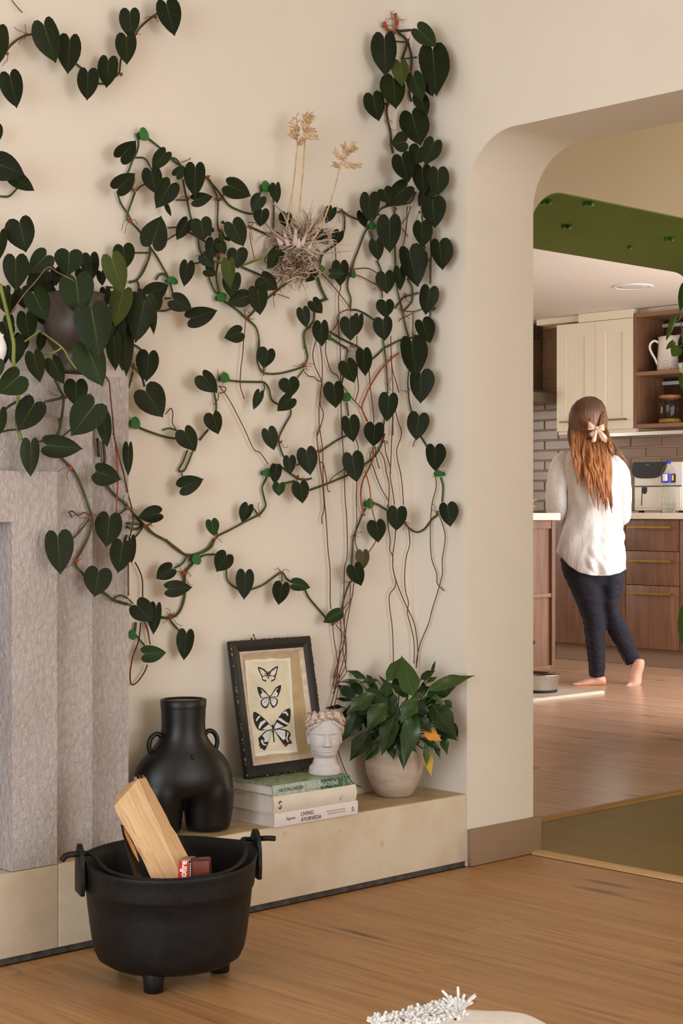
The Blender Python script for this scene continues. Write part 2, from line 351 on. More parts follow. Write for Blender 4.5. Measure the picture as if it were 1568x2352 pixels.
# ------------------------------------------------------------------ mesh builder
def wl(o):
    p = Vector((0,0,0))
    while o is not None: p = p + Vector(o.location); o = o.parent
    return p
class MB:
    def __init__(s): s.v = []; s.f = []; s.uv = None
    def add(s, verts, faces):
        k = len(s.v); s.v += [Vector(x) for x in verts]; s.f += [tuple(i+k for i in f) for f in faces]; return s
    def box(s, a, b):
        x0, y0, z0 = a; x1, y1, z1 = b
        return s.add([(x0,y0,z0),(x1,y0,z0),(x1,y1,z0),(x0,y1,z0),(x0,y0,z1),(x1,y0,z1),(x1,y1,z1),(x0,y1,z1)],
                     [(3,2,1,0),(4,5,6,7),(0,1,5,4),(1,2,6,5),(2,3,7,6),(3,0,4,7)])
    def loft(s, rings, cap0=True, cap1=True, close=False):
        n = len(rings[0]); k = len(s.v)
        for r in rings: s.v += [Vector(p) for p in r]
        m = len(rings)
        for i in range(m-1 + (1 if close else 0)):
            a = k+i*n; b = k+((i+1) % m)*n
            for j in range(n):
                j2 = (j+1) % n; s.f.append((a+j, a+j2, b+j2, b+j))
        if not close:
            if cap0: s.f.append(tuple(k+j for j in reversed(range(n))))
            if cap1: s.f.append(tuple(k+(m-1)*n+j for j in range(n)))
        return s
    def tube(s, pts, rad, seg=6, cap=True):
        pts = [Vector(p) for p in pts]
        if not isinstance(rad, (list, tuple)): rad = [rad]*len(pts)
        rings = []; ref = None
        for i, p in enumerate(pts):
            t = pts[min(i+1, len(pts)-1)]-pts[max(i-1, 0)]
            if t.length < 1e-9: t = Vector((0,0,1))
            t.normalize()
            if ref is None: ref = t.orthogonal().normalized()
            ref = (ref - t*ref.dot(t))
            ref = ref.normalized() if ref.length > 1e-6 else t.orthogonal().normalized()
            bi = t.cross(ref)
            rings.append([p + (ref*math.cos(2*math.pi*j/seg)+bi*math.sin(2*math.pi*j/seg))*rad[i] for j in range(seg)])
        return s.loft(rings, cap, cap)
    def lathe(s, prof, c, seg=32, cap0=True, cap1=True, sx=1., sy=1.):
        c = Vector(c)
        return s.loft([[c+Vector((r*sx*math.cos(2*math.pi*j/seg), r*sy*math.sin(2*math.pi*j/seg), z)) for j in range(seg)] for r, z in prof], cap0, cap1)
    def prism(s, poly, off):
        off = Vector(off); n = len(poly); k = len(s.v)
        s.v += [Vector(p) for p in poly] + [Vector(p)+off for p in poly]
        s.f.append(tuple(k+j for j in range(n))); s.f.append(tuple(k+n+j for j in reversed(range(n))))
        for j in range(n): s.f.append((k+j, k+(j+1) % n, k+n+(j+1) % n, k+n+j)[::-1])
        return s
    def sphere(s, c, r, seg=12, rings=8, q=None):
        c = Vector(c); r = Vector(r) if not isinstance(r, (int, float)) else Vector((r,r,r))
        R = []
        for i in range(1, rings):
            a = math.pi*i/rings
            ring = []
            for j in range(seg):
                b = 2*math.pi*j/seg
                p = Vector((r.x*math.sin(a)*math.cos(b), r.y*math.sin(a)*math.sin(b), -r.z*math.cos(a)))
                ring.append(c + (q @ p if q else p))
            R.append(ring)
        return s.loft(R)
    def build(s, name, mat, parent=None, smooth=True, origin=None, fixn=True, bevel=0):
        par = wl(parent) if parent else Vector((0,0,0))
        org = Vector(origin) if origin is not None else par
        me = bpy.data.meshes.new(name)
        me.from_pydata([tuple(p-org) for p in s.v], [], s.f)
        if s.uv:
            l = me.uv_layers.new(name='UVMap')
            for lp in me.loops: l.data[lp.index].uv = s.uv[lp.vertex_index]
        bm = bmesh.new(); bm.from_mesh(me)
        if fixn: bmesh.ops.recalc_face_normals(bm, faces=bm.faces)
        if bevel: bmesh.ops.bevel(bm, geom=list(bm.edges), offset=bevel, segments=2, affect='EDGES', profile=.6)
        bm.to_mesh(me); bm.free()
        me.materials.append(MAT[mat] if isinstance(mat, str) else mat)
        if smooth:
            for p in me.polygons: p.use_smooth = True
            if smooth == 'auto' and hasattr(me, 'set_sharp_from_angle'): me.set_sharp_from_angle(angle=math.radians(38))
        o = bpy.data.objects.new(name, me); COL.objects.link(o)
        o.location = org-par
        if parent: o.parent = parent
        return o
def empty(name, loc, label, cat, group=None):
    o = bpy.data.objects.new(name, None); COL.objects.link(o); o.location = loc; o.empty_display_size = .05
    return tag(o, label, cat, group)
def tag(o, label, cat, group=None):
    o['label'] = label; o['category'] = cat
    if group: o['group'] = group
    return o
def struct(o, label=None):
    o['kind'] = 'structure'
    if label: o['label'] = label
    return o
def box(name, a, b, mat, parent=None, bevel=0., smooth=False):
    return MB().box(a, b).build(name, mat, parent, smooth='auto' if bevel else smooth, bevel=bevel)
def remesh(o, voxel, smooth=6, it=.5):
    m = o.modifiers.new('r', 'REMESH'); m.mode = 'VOXEL'; m.voxel_size = voxel; m.use_smooth_shade = True
    if smooth:
        s = o.modifiers.new('s', 'SMOOTH'); s.factor = it; s.iterations = smooth
    dg = bpy.context.evaluated_depsgraph_get(); ev = o.evaluated_get(dg)
    me = bpy.data.meshes.new_from_object(ev); old = o.data
    o.modifiers.clear(); o.data = me
    if not me.materials: me.materials.append(old.materials[0])
    for p in me.polygons: p.use_smooth = True
    return o
def catmull(pts, n=6):
    pts = [Vector(p) for p in pts]
    if len(pts) < 3: return [pts[0].lerp(pts[-1], i/n) for i in range(n+1)]
    out = []
    P = [pts[0]*2-pts[1]] + pts + [pts[-1]*2-pts[-2]]
    for i in range(1, len(P)-2):
        for k in range(n):
            t = k/n; a, b, c, d = P[i-1], P[i], P[i+1], P[i+2]
            out.append(.5*((2*b)+(c-a)*t+(2*a-5*b+4*c-d)*t*t+(3*b-a-3*c+d)*t**3))
    out.append(pts[-1]); return out
def text(name, s, O, ex, ey, size, mat, parent, align='LEFT', lift=.0006, squash=1.0, bold=0.):
    cu = bpy.data.curves.new(name, 'FONT'); cu.body = s; cu.size = size; cu.align_x = align; cu.offset = bold; cu.resolution_u = 3
    t = bpy.data.objects.new(name, cu); COL.objects.link(t)
    me = bpy.data.meshes.new_from_object(t)
    bpy.data.objects.remove(t)
    ex = Vector(ex).normalized(); ey = Vector(ey).normalized(); en = ex.cross(ey); O = Vector(O); par = wl(parent)
    for v in me.vertices: v.co = O + ex*(v.co.x*squash) + ey*v.co.y + en*lift - par
    me.materials.clear(); me.materials.append(MAT[mat])
    o = bpy.data.objects.new(name, me); COL.objects.link(o); o.parent = parent; return o

# =================================================================== STRUCTURE
ZC, ZKC = 2.52, 2.25
# floors
box('floor', (-2.4, -2.4, -.12), (3.62, 3.35, -.004), 'floor_wood'); struct(bpy.data.objects['floor'])
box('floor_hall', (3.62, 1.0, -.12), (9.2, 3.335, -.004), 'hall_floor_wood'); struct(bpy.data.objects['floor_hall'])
box('floor_kitchen', (3.5, 3.335, -.12), (9.2, 10.0, -.004), 'kitchen_floor_wood'); struct(bpy.data.objects['floor_kitchen'])
PLK = {}
def planks(parent, u0, u1, v0, v1, mat, w=.192, L=1.28, name='plank'):
    rnd = random.Random(hash(mat) % 7 + 3)
    rnd = random.Random(len(mat))
    i = 0; u = u0; par = wl(parent)
    while u < u1-.01:
        uw = min(w, u1-u); v = v0 - rnd.random()*L
        while v < v1:
            a = max(v, v0); b = min(v+L, v1)
            if b-a > .03:
                vis = False
                for fu in (.0, .5, 1.):
                    for k in range(9):
                        x, y, D = proj((u+uw*fu, a+(b-a)*k/8, 0))
                        if D > .5 and -80 < x < 1650 and 0 < y < 2460: vis = True
                if vis:
                    key = (mat, round(uw, 3), round(b-a, 3))
                    if key not in PLK:
                        g = .0007
                        me = MB().box((u+g, a+g, -.0038), (u+uw-g, b-g, 0)); o = me.build(name, mat, parent, smooth=False, origin=(u, a, 0)); PLK[key] = o.data
                    else:
                        o = bpy.data.objects.new(name, PLK[key]); COL.objects.link(o); o.parent = parent; o.location = Vector((u, a, 0))-par
            v += L
        u += w; i += 1
planks(bpy.data.objects['floor'], 3.60-.192*12, 3.60, -.6, 3.035, 'floor_wood')
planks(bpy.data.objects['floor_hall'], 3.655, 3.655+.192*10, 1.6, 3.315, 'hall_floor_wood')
planks(bpy.data.objects['floor_kitchen'], 3.9, 3.9+.192*25, 3.365, 8.0, 'kitchen_floor_wood')
# transition strips
def strip(n, pts, axis, mat):
    m = MB(); prof = [(-.024, 0), (-.018, .006), (-.006, .010), (.006, .010), (.018, .006), (.024, 0)]
    a, b = pts
    rings = []
    for p in (a, b):
        rings.append([(p[0]+(x if axis else 0), p[1]+(0 if axis else x), z) for x, z in prof])
    m.loft(rings); o = m.build(n, mat, smooth='auto'); return struct(o)
strip('trim_1', ((3.630, 3.025), (3.630, 1.5)), True, 'strip_wood')
strip('trim_2', ((3.66, 3.340), (6.1, 3.340)), False, 'strip_wood_u')
# walls of the living room
o = box('wall_left', (-2.4, V1, 0), (U2+.02, V1+.12, ZC), 'wall_paint'); struct(o)
def arch_pts(a0, a1, ztop, R, n=14):
    """opening outline from (a0, 0) up, over and down to (a1, 0); a0 > a1 or a0 < a1"""
    s = 1 if a1 > a0 else -1; pts = [(a0, 0)]
    for k in range(n+1):
        t = math.pi/2*k/n; pts.append((a0+s*R*(1-math.cos(t)), ztop-R+R*math.sin(t)))
    for k in range(n+1):
        t = math.pi/2*k/n; pts.append((a1-s*R*(1-math.sin(t)), ztop-R+R*math.cos(t)))
    pts.append((a1, 0)); return pts
ap = arch_pts(V0, 1.45, ZA, .165)
prof = [(V1+.0, 0)] + ap + [(-2.4, 0), (-2.4, ZC), (V1+.0, ZC)]
m = MB()
k = len(prof)
m.prism([(U2, a, z) for a, z in prof], (UB-U2, 0, 0))
o = m.build('wall_right', 'wall_paint', smooth='auto'); struct(o)
box('wall_right_return', (UB-.15, V1, 0), (UB, VK, ZC), 'wall_paint'); struct(bpy.data.objects['wall_right_return'])
o = box('ceiling', (-2.4, -2.4, ZC), (UB, V1+.12, ZC+.1), 'ceiling_paint'); struct(o)
# the two window walls behind the camera
def window_wall(n, a0, a1, o0, o1, z0, z1, fixed, axis):
    m = MB()
    def bx(p0, p1, q0, q1):
        if axis == 'u': m.box((fixed-.12, p0, q0), (fixed, p1, q1))
        else: m.box((p0, fixed-.12, q0), (p1, fixed, q1))
    bx(a0, o0, 0, ZC); bx(o1, a1, 0, ZC); bx(o0, o1, z1, ZC)
    if z0 > 0: bx(o0, o1, 0, z0)
    w = m.build(n, 'wall_paint', smooth=False); struct(w)
    f = MB(); t = .05
    def fx(p0, p1, q0, q1):
        if axis == 'u': f.box((fixed-.09, p0, q0), (fixed-.04, p1, q1))
        else: f.box((p0, fixed-.09, q0), (p1, fixed-.04, q1))
    fx(o0, o1, z1-t, z1); fx(o0, o1, z0, z0+t)
    for k in range(4):
        p = o0+(o1-o0-t)*k/3; fx(p, p+t, z0, z1)
    return f
f = window_wall('wall_behind_left', -2.4, V1+.1, -.9, 2.4, .1, 2.2, -2.4, 'u'); struct(f.build('window_1', 'door_wood_frame', smooth=False))
f = window_wall('wall_behind_right', -2.4, UB, 1.2, 3.4, .15, 1.95, -2.4, 'v'); struct(f.build('window_2', 'door_wood_frame', smooth=False))
# skirting on the arch reveal
struct(box('baseboard_arch', (U2+.001, V0-.016, .002), (UB+.016, V0-.0005, .099), 'skirting_paint', bevel=.0015))
# hall and kitchen shell
kp = arch_pts(4.004, 6.03, ZA, .17)
prof = [(UB-.14, 0)] + kp + [(6.40, 0), (6.40, ZC), (UB-.14, ZC)]
m = MB().prism([(a, VK, z) for a, z in prof], (0, VKB-VK, 0)); struct(m.build('wall_hall', 'wall_paint', smooth='auto'))
m = MB(); m.box((6.40, VK, 0), (9.2, VK+.1, ZC)); m.box((8.8, VK+.1, 0), (9.2, VKB, ZC)); m.box((6.4, VK+.1, 2.12), (8.8, VKB, ZC)); struct(m.build('wall_kitchen_front', 'wall_paint', smooth=False))
m = MB(); m.box((6.41, VKB-.06, .001), (8.79, VKB-.02, .05)); m.box((6.41, VKB-.06, 2.06), (8.79, VKB-.02, 2.11))
for x in (6.41, 7.57, 8.74): m.box((x, VKB-.06, .05), (x+.05, VKB-.02, 2.06))
struct(m.build('door_1', 'door_wood_frame', smooth=False))
# green painted soffit lining the kitchen opening
inner = arch_pts(4.004+.004, 6.03-.004, ZA-.004, .166)
rin = []
for (a, z), (b, y) in zip(kp, inner): rin.append(((a, z), (b, y)))
m = MB(); R = []
for (a, z), (b, y) in rin:
    R.append([(a, VK+.002, z), (b, VK+.002, y), (b, VKB-.002, y), (a, VKB-.002, z)])
m.loft(R); struct(m.build('trim_3', 'green_paint', smooth='auto'), 'green painted lining of the kitchen opening')
struct(box('ceiling_hall', (UB, 1.0, ZC-.02), (9.2, VK, ZC+.1), 'ceiling_paint'))
struct(box('wall_hall_end', (9.1, 1.0, 0), (9.2, VK, ZC), 'wall_paint'))
f = None
m = MB(); m.box((UB, 1.0, 0), (6.4, 1.1, ZC)); m.box((8.8, 1.0, 0), (9.2, 1.1, ZC)); m.box((6.4, 1.0, 2.25), (8.8, 1.1, ZC)); struct(m.build('wall_hall_front', 'wall_paint', smooth=False))
struct(box('ceiling_kitchen', (3.5, VKB, ZKC), (9.2, 10.0, ZKC+.1), 'kitchen_ceiling_paint'))
struct(box('wall_kitchen_side', (3.4, VKB, 0), (3.5, 10.0, ZKC+.1), 'wall_paint'))
m = MB(); m.box((3.4, 9.95, 0), (5.2, 10.05, ZKC+.1)); m.box((6.7, 9.95, 0), (9.2, 10.05, ZKC+.1)); m.box((5.2, 9.95, 0), (6.7, 10.05, .9)); m.box((5.2, 9.95, 2.18), (6.7, 10.05, ZKC+.1))
struct(m.build('wall_kitchen_window', 'wall_paint', smooth=False))
m = MB(); m.box((5.2, 9.98, .9), (6.7, 10.02, .95)); m.box((5.2, 9.98, 2.13), (6.7, 10.02, 2.18))
for x in (5.2, 5.92, 6.65): m.box((x, 9.98, .95), (x+.05, 10.02, 2.13))
struct(m.build('window_3', 'door_wood_frame', smooth=False))
wk = struct(box('wall_kitchen', (UK, VKB, 0), (UK+.1, 10.0, ZKC+.1), 'grout'))
# tiles
tl, th, g = .244, .0701, .0022
tm = MB()
c = .006
a, b = (-tl+g)/1, None
x0, x1, y0, y1 = 0, tl-2*g, 0, th-2*g
tm.add([(0, x0, y0), (0, x1, y0), (0, x1, y1), (0, x0, y1), (-.0045, x0, y0), (-.0045, x1, y0), (-.0045, x1, y1), (-.0045, x0, y1),
        (-.0085, x0+c, y0+c), (-.0085, x1-c, y0+c), (-.0085, x1-c, y1-c), (-.0085, x0+c, y1-c)],
       [(0,1,5,4), (1,2,6,5), (2,3,7,6), (3,0,4,7), (4,5,9,8), (5,6,10,9), (6,7,11,10), (7,4,8,11), (8,9,10,11)])
tile_me = None
struct(box('wall_kitchen_nib', (8.38, 8.21, 0), (UK, 8.31, ZKC), 'wall_paint'))
for row in range(-18, 14):
    z = 1.3765 + row*th
    if z < .93 or z > 2.2: continue
    for col in range(-6, 10):
        v = 6.396 + col*tl + (tl/2 if row % 2 == 0 else 0)
        if v+tl > 8.2 and v < 8.2-.02: v = v
        if v+tl > 8.3 or v+tl < 5.6: continue
        if z > 1.5 and v+tl < 7.14: continue
        if tile_me is None:
            o = tm.build('tile', 'tile_glaze', wk, smooth=False, origin=(0, 0, 0)); tile_me = o.data
        else:
            o = bpy.data.objects.new('tile', tile_me); COL.objects.link(o); o.parent = wk
        o.location = (UK, v+g, z+g)

# =================================================================== HEARTH AND FIREPLACE
hb = empty('stone_hearth', (2.9, 3.14, 0), 'low cream stone hearth bench running along the plant wall', 'hearth')
u_split = onV(134, 1990, V0).x
MB().box((-.6, V0, .015), (u_split-.001, V1-.002, ZL)).build('slab', 'hearth_stone', hb, smooth='auto', bevel=.002)
MB().box((u_split+.001, V0, .015), (U2-.001, V1-.002, ZL)).build('slab', 'hearth_stone', hb, smooth='auto', bevel=.002)
MB().box((u_split+.002, V0+.004, ZL-.001), (U2-.002, V1-.002, ZL+.0012)).build('top_coat', 'hearth_top_stone', hb, smooth=False)
MB().box((-.6, V0+.006, .0005), (U2-.002, V1-.002, .0155)).build('recessed_base', 'dark_gap', hb, smooth=False)
fp = empty('fireplace_surround', (1.2, 3.14, ZL), 'stepped pink-grey stucco fireplace surround at the left edge', 'fireplace')
LAY = []
open_u = onV(28.5, 1600, V0).x; open_z = onV(15, 1199, V0).z
for (v, ex, ty, tx) in ((V0+.0015, 131, 1083, 110), (3.078, 212, 962, 180), (3.122, 295, 867, 280)):
    LAY.append((v, onV(ex, 1500, v).x, onV(tx, ty, v).z))
back = [3.078, 3.122, V1-.002]
ow = 1.05
for i, (v, ue, zt) in enumerate(LAY):
    ul = (open_u-ow) - (ue-open_u)
    z0 = ZL+.0015
    m = MB()
    poly = [(ul, v, z0), (open_u-ow, v, z0), (open_u-ow, v, open_z), (open_u, v, open_z), (open_u, v, z0), (ue, v, z0), (ue, v, zt), (ul, v, zt)]
    m.prism(poly, (0, back[i]-v, 0))
    m.build('step', 'fireplace_stucco', fp, smooth=False)
# firebox lining
def lay_depth(px, py):
    d = ray(px, py); best = min(V1/d.y, U2/d.x)
    for v, ue, zt in LAY:
        D = v/d.y; p = ORG+d*D
        if p.x < ue and p.z < zt: best = min(best, D)
    return best
m = MB(); m.box((open_u-ow, V1-.006, ZL+.002), (open_u, V1-.002, open_z))
m.build('firebox_back', 'dark_gap', fp, smooth=False)

# =================================================================== KITCHEN FITTINGS
def handle(parent, p0, p1, out, mat='brass', r=.0055):
    """square bar handle between two points, standing off along out"""
    p0 = Vector(p0); p1 = Vector(p1); out = Vector(out); d = (p1-p0).normalized()
    m = MB()
    def sq(a, b, w, up):
        a = Vector(a); b = Vector(b); t = (b-a).normalized(); s = t.cross(up).normalized()
        m.loft([[q+s*w+up*w, q-s*w+up*w, q-s*w-up*w, q+s*w-up*w] for q in (a, b)])
    sq(p0+out*.032, p1+out*.032, r, Vector((0,0,1)))
    for q in (p0+d*.012, p1-d*.012): sq(q, q+out*.032, r*.8, Vector((0,0,1)))
    return m.build('handle', mat, parent, smooth=False)
UF = 8.49
def base_unit(v0, v1, kind, label):
    e = empty('base_cabinet', (8.77, (v0+v1)/2, 0), label, 'cabinet')
    box('carcass', (UF+.022, v0+.001, .11), (UK-.012, v1-.001, .905), 'walnut', e)
    box('plinth', (UF+.06, v0+.001, .001), (UF+.08, v1-.001, .11), 'skirting_paint', e)
    if kind == 'drawers':
        for z0, z1, zh in ((.712, .902, .857), (.502, .708, .650), (.113, .498, .452)):
            d = box('drawer', (UF, v0+.002, z0), (UF+.02, v1-.002, z1), 'walnut', e, bevel=.0015)
            handle(d, (UF, (v0+v1)/2+.162, zh), (UF, (v0+v1)/2-.162, zh), (-1, 0, 0))
    else:
        d = box('door', (UF, v0+.002, .113), (UF+.02, v1-.002, .902), 'walnut', e, bevel=.0015)
        handle(d, (UF, v0+.25, .857), (UF, v0+.05, .857), (-1, 0, 0))
    return e
base_unit(5.96, 6.36, 'drawers', 'walnut drawer unit with three brass bar handles right of the woman')
base_unit(6.362, 6.96, 'door', 'walnut base cabinet with a plain door behind the woman')
base_unit(6.962, 7.56, 'door', 'walnut base cabinet in the far corner under the cooker hood')
base_unit(5.36, 5.958, 'door', 'walnut base cabinet cut off by the right picture edge')
tag(box('worktop', (UF-.03, 5.36, .907), (UK-.011, 8.2, .945), 'counter_stone', bevel=.002), 'long cream stone worktop along the tiled kitchen wall', 'worktop')
base_unit(7.562, 8.2, 'door', 'walnut base cabinet hidden behind the arch pier')
UC = 8.76
wc = empty('wall_cabinet', (8.9, 6.81, 1.484), 'cream shaker wall cabinet with two doors above the woman', 'cabinet')
zb, zt = 1.484, 2.190
box('carcass', (UC+.021, 6.502, zb), (UK-.001, 7.126, zt), 'cream_cabinet', wc)
mid = onU(1366, 900, UC).y
for a, b in ((6.503, mid-.0015), (mid+.0015, 7.125)):
    d = empty('door', (0,0,0), 'x', 'x'); bpy.data.objects.remove(d)
    fr = MB(); s = .082
    fr.box((UC, a, zb), (UC+.02, a+s, zt)); fr.box((UC, b-s, zb), (UC+.02, b, zt)); fr.box((UC, a+s, zb), (UC+.02, b-s, zb+s)); fr.box((UC, a+s, zt-s), (UC+.02, b-s, zt))
    d = fr.build('door', 'cream_cabinet', wc, smooth=False)
    box('panel', (UC+.008, a+s-.002, zb+s-.002), (UC+.014, b-s+.002, zt-s+.002), 'cream_cabinet', d)
    hv = a+.03 if b > 7 else b-.2
    zz = zb+.06
    handle(d, (UC, (a+.04 if b < 7 else b-.05), zz), (UC, (a+.24 if b < 7 else b-.25), zz), (-1, 0, 0), mat='brass_dark', r=.005)
box('pelmet', (UC+.02, 6.502, zb-.022), (UC+.06, 7.126, zb-.0005), 'cream_cabinet', wc)
box('filler', (UC-.004, 6.502, zt+.003), (UC+.2, 6.94, ZKC-.002), 'cream_cabinet', wc)
struct(box('trim_4', (UC+.05, 6.942, zt+.02), (UK-.001, 7.34, ZKC-.001), 'cream_cabinet'))
sh = empty('open_shelf_unit', (8.9, 6.2, zb), 'open walnut shelf unit holding the jug and the glass jar', 'shelf')
v0, v1 = 5.78, 6.499; t = .019
box('side_panel', (UC, v1-t, zb), (UK-.001, v1, zt+.025), 'walnut', sh); box('side_panel', (UC, v0, zb), (UK-.001, v0+t, zt+.025), 'walnut', sh)
box('back_panel', (UK-.03, v0+t, zb), (UK-.014, v1-t, zt), 'walnut_dark', sh)
zsh = onU(1500, 857, UC).z
for z in (zb, zsh-.01, zt): 
    s_ = box('shelf', (UC+.0015, v0+t, z), (UK-.03, v1-t, z+.024), 'walnut_edge', sh)
for z in (zsh-.055, zt-.045): box('light_strip', (UK-.055, v0+t, z), (UK-.031, v1-t-.005, z+.022), 'led_strip', sh)
# cornice above shelf
struct(box('trim_5', (UC+.06, 5.5, zt+.03), (UK-.001, 6.4985, ZKC-.001), 'cream_cabinet'))
# light rail under cabinets
tag(box('under_cabinet_rail', (UC+.03, 5.5, zb-.045), (UC+.05, 6.9, zb-.0225), 'steel'), 'thin steel rail running under the wall cabinet and shelf', 'rail')
# cooker hood
hd = empty('cooker_hood', (8.9, 7.5, 1.69), 'bronze steel cooker hood with a vented chimney beside the cream cabinet', 'hood')
va, vb = 7.25, 8.09; dv0, dv1 = 7.51, 7.85; UH = 8.58
box('rim', (UH, va, 1.69), (UK-.012, vb, 1.75), 'hood_steel', hd)
MB().loft([[(UH, va, 1.7505), (UK-.012, va, 1.7505), (UK-.012, vb, 1.7505), (UH, vb, 1.7505)], [(8.86, dv0, 1.80), (UK-.012, dv0, 1.80), (UK-.012, dv1, 1.80), (8.86, dv1, 1.80)]]).build('canopy', 'hood_steel', hd, smooth=False)
box('chimney', (8.86, dv0, 1.8005), (UK-.012, dv1, ZKC-.001), 'hood_steel', hd)
for i in range(2):
    for k in range(7):
        a_ = onV(1224+i*9, 749+k*4.8, dv0); b_ = onV(1231.5+i*9, 752+k*4.8, dv0)
        box('vent_slot', (a_.x, dv0-.0012, b_.z), (b_.x, dv0+.001, a_.z), 'black_metal', hd)
# peninsula with open shelf end
VP = 5.72; ue = 7.02
pn = empty('peninsula_unit', (6.4, 6.0, 0), 'walnut peninsula unit with a shelf niche left of the woman', 'cabinet')
u0 = 5.0
box('side_panel', (ue-.028, VP, .115), (ue, VP+.60, .905), 'walnut', pn)
box('carcass', (u0, VP+.016, .115), (ue-.0285, VP+.60, .905), 'walnut', pn)
box('front_rail', (u0, VP+.004, .862), (ue-.0285, VP+.0155, .904), 'walnut', pn)
box('shelf', (u0, VP+.004, .498), (ue-.0285, VP+.0155, .518), 'walnut_edge', pn)
box('bottom_panel', (u0, VP+.002, .115), (ue-.0285, VP+.0155, .135), 'walnut_edge', pn)
box('plinth', (u0, VP+.07, .001), (ue-.05, VP+.09, .115), 'skirting_paint', pn)
kn = onV(1229, 1475, VP+.02)
m = MB(); m.tube([(6.78, VP+.022, kn.z), (6.852, VP+.022, kn.z)], .0125, 12); m.tube([(6.852, VP+.022, kn.z), (6.868, VP+.022, kn.z)], [.0135, .011], 12); m.box((6.81, VP+.022, kn.z-.006), (6.822, VP+.05, kn.z+.006)); m.build('handle', 'black_plastic', pn, smooth='auto')
tag(box('peninsula_worktop', (u0, VP-.02, .907), (ue+.02, VP+.62, .945), 'counter_stone', bevel=.002), 'cream stone worktop end on the walnut peninsula', 'worktop')
# ceiling downlight
c = onZ(1453, 657, ZKC)
dl = empty('ceiling_downlight', (c.x, c.y, ZKC-.006), 'round flush white downlight in the kitchen ceiling', 'light')
MB().lathe([(.118, ZKC-.0008), (.118, ZKC-.006), (.100, ZKC-.009), (.097, ZKC-.004)], (c.x, c.y, 0), 40, False, False).build('bezel', 'white_ceramic', dl)
MB().lathe([(.0965, ZKC-.001), (.0965, ZKC-.0045), (.05, ZKC-.005)], (c.x, c.y, 0), 40, False, True).build('diffuser', 'lamp_diffuser', dl)
# hooks on the green soffit
for i, (x, y, lab) in enumerate(((1248, 468, 'clear green hook nearest the left end of the soffit'), (1345, 472, 'clear green hook on the soffit close to the tan header edge'),
        (1295, 524, 'clear green hook in the left middle of the soffit'), (1531, 553, 'clear green hook near the right picture edge of the soffit'), (1447, 572, 'single small green hook nearest the white kitchen ceiling'))):
    p = onZ(x, y, ZA-.004-.012)
    e = empty('ceiling_hook', (p.x, p.y, ZA-.004), lab, 'hook', 'clear plastic hooks on the green soffit')
    n = 1 if i == 4 else 2
    for k in range(n): MB().box((p.x-.008+.018*k*SA, p.y-.007-.018*k*CA, ZA-.018), (p.x+.007+.018*k*SA, p.y+.008-.018*k*CA, ZA-.0045)).build('hook_block', 'hook_plastic', e, smooth='auto', bevel=.002)
# ---- jug
p = onU(1533, 845, UC+.12); jz = zsh+.0145
j = empty('ceramic_jug', (p.x, p.y, jz), 'cream ceramic jug with grey floral drawing on the upper shelf', 'jug')
jr = .066; seg = 36; R = []
for k, (r, z) in enumerate([(.060, 0), (.0665, .004), (.068, .03), (.066, .09), (.062, .15), (.060, .195), (.0605, .225), (.0575, .226), (.058, .19), (.063, .09), (.062, .01)]):
    ring = []
    for a in range(seg):
        t = 2*math.pi*a/seg; d = RIGHT*math.cos(t)+FWD*math.sin(t); rr = r; zz = z
        if z > .18: 
            sp = max(0, math.cos(t))**6; rr += .024*sp*(z-.18)/.046; zz += .012*sp*(z-.18)/.046 - .006*max(0, -math.cos(t))*(z-.18)/.046
        ring.append(p*1.0 + d*rr + Vector((0, 0, jz+zz-p.z)))
    R.append(ring)
MB().loft(R).build('body', 'jug_glaze', j)
hp = [(-.060, .185), (-.085, .196), (-.108, .180), (-.114, .150), (-.100, .115), (-.080, .08), (-.066, .045)]
MB().tube(catmull([Vector((p.x, p.y, jz))+RIGHT*x+UP*z for x, z in hp], 5), .0075, 10).build('handle', 'white_ceramic', j)
# ---- glass jar
p = onU(1538, 970, UC+.11); jz = zb+.0245
j = empty('glass_storage_jar', (p.x, p.y, jz), 'glass storage jar with wooden lid and grain on the lower shelf', 'jar')
MB().lathe([(.004, .0005), (.066, .0005), (.0725, .006), (.0735, .12), (.069, .138), (.062, .146), (.062, .158), (.0595, .158), (.0595, .146), (.0665, .136), (.071, .12), (.070, .008), (.064, .004), (.004, .004)], (p.x, p.y, jz), 40, True, True).build('glass_body', 'clear_glass', j)
MB().lathe([(.004, .0045), (.069, .0065), (.0695, .028), (.05, .032), (.004, .033)], (p.x, p.y, jz), 32).build('grain', 'straw', j)
MB().lathe([(.0590, .150), (.0590, .160), (.067, .161), (.068, .166), (.068, .178), (.066, .181), (.01, .182)], (p.x, p.y, jz), 36).build('lid', 'lid_wood', j)
# ---- air fryer
c0 = onU(1449, 1170, UF+.07); c1v = onU(1590, 1170, UF+.07).y
vA, vB = c0.y, c0.y-.36; zf = .9455; zt_ = onU(1470, 1062, UF+.07).z
af = empty('air_fryer', ((UF+.25), (vA+vB)/2, zf), 'white square air fryer with black control visor beside the bottle', 'air fryer')
uf = UF+.10
MB().box((uf, vB, zf+.012), (uf+.33, vA, zt_)).build('body', 'white_plastic', af, smooth='auto', bevel=.012)
zm = onU(1480, 1117, uf).z
MB().box((uf-.004, vB+.006, zm-.003), (uf+.01, vA-.006, zm+.003)).build('seam', 'black_plastic', af, smooth=False)
MB().box((uf-.006, vB+.01, zf+.03), (uf+.01, vA-.01, zm-.004)).build('basket_front', 'white_plastic', af, smooth='auto', bevel=.003)
def vis(x, y): return onU(*cpx('S', x, y), uf-.004)
pts = [(350,440),(325,560),(318,640),(335,730),(400,800),(520,832),(700,835),(860,825),(980,790),(1080,700),(1140,580),(1180,430)]
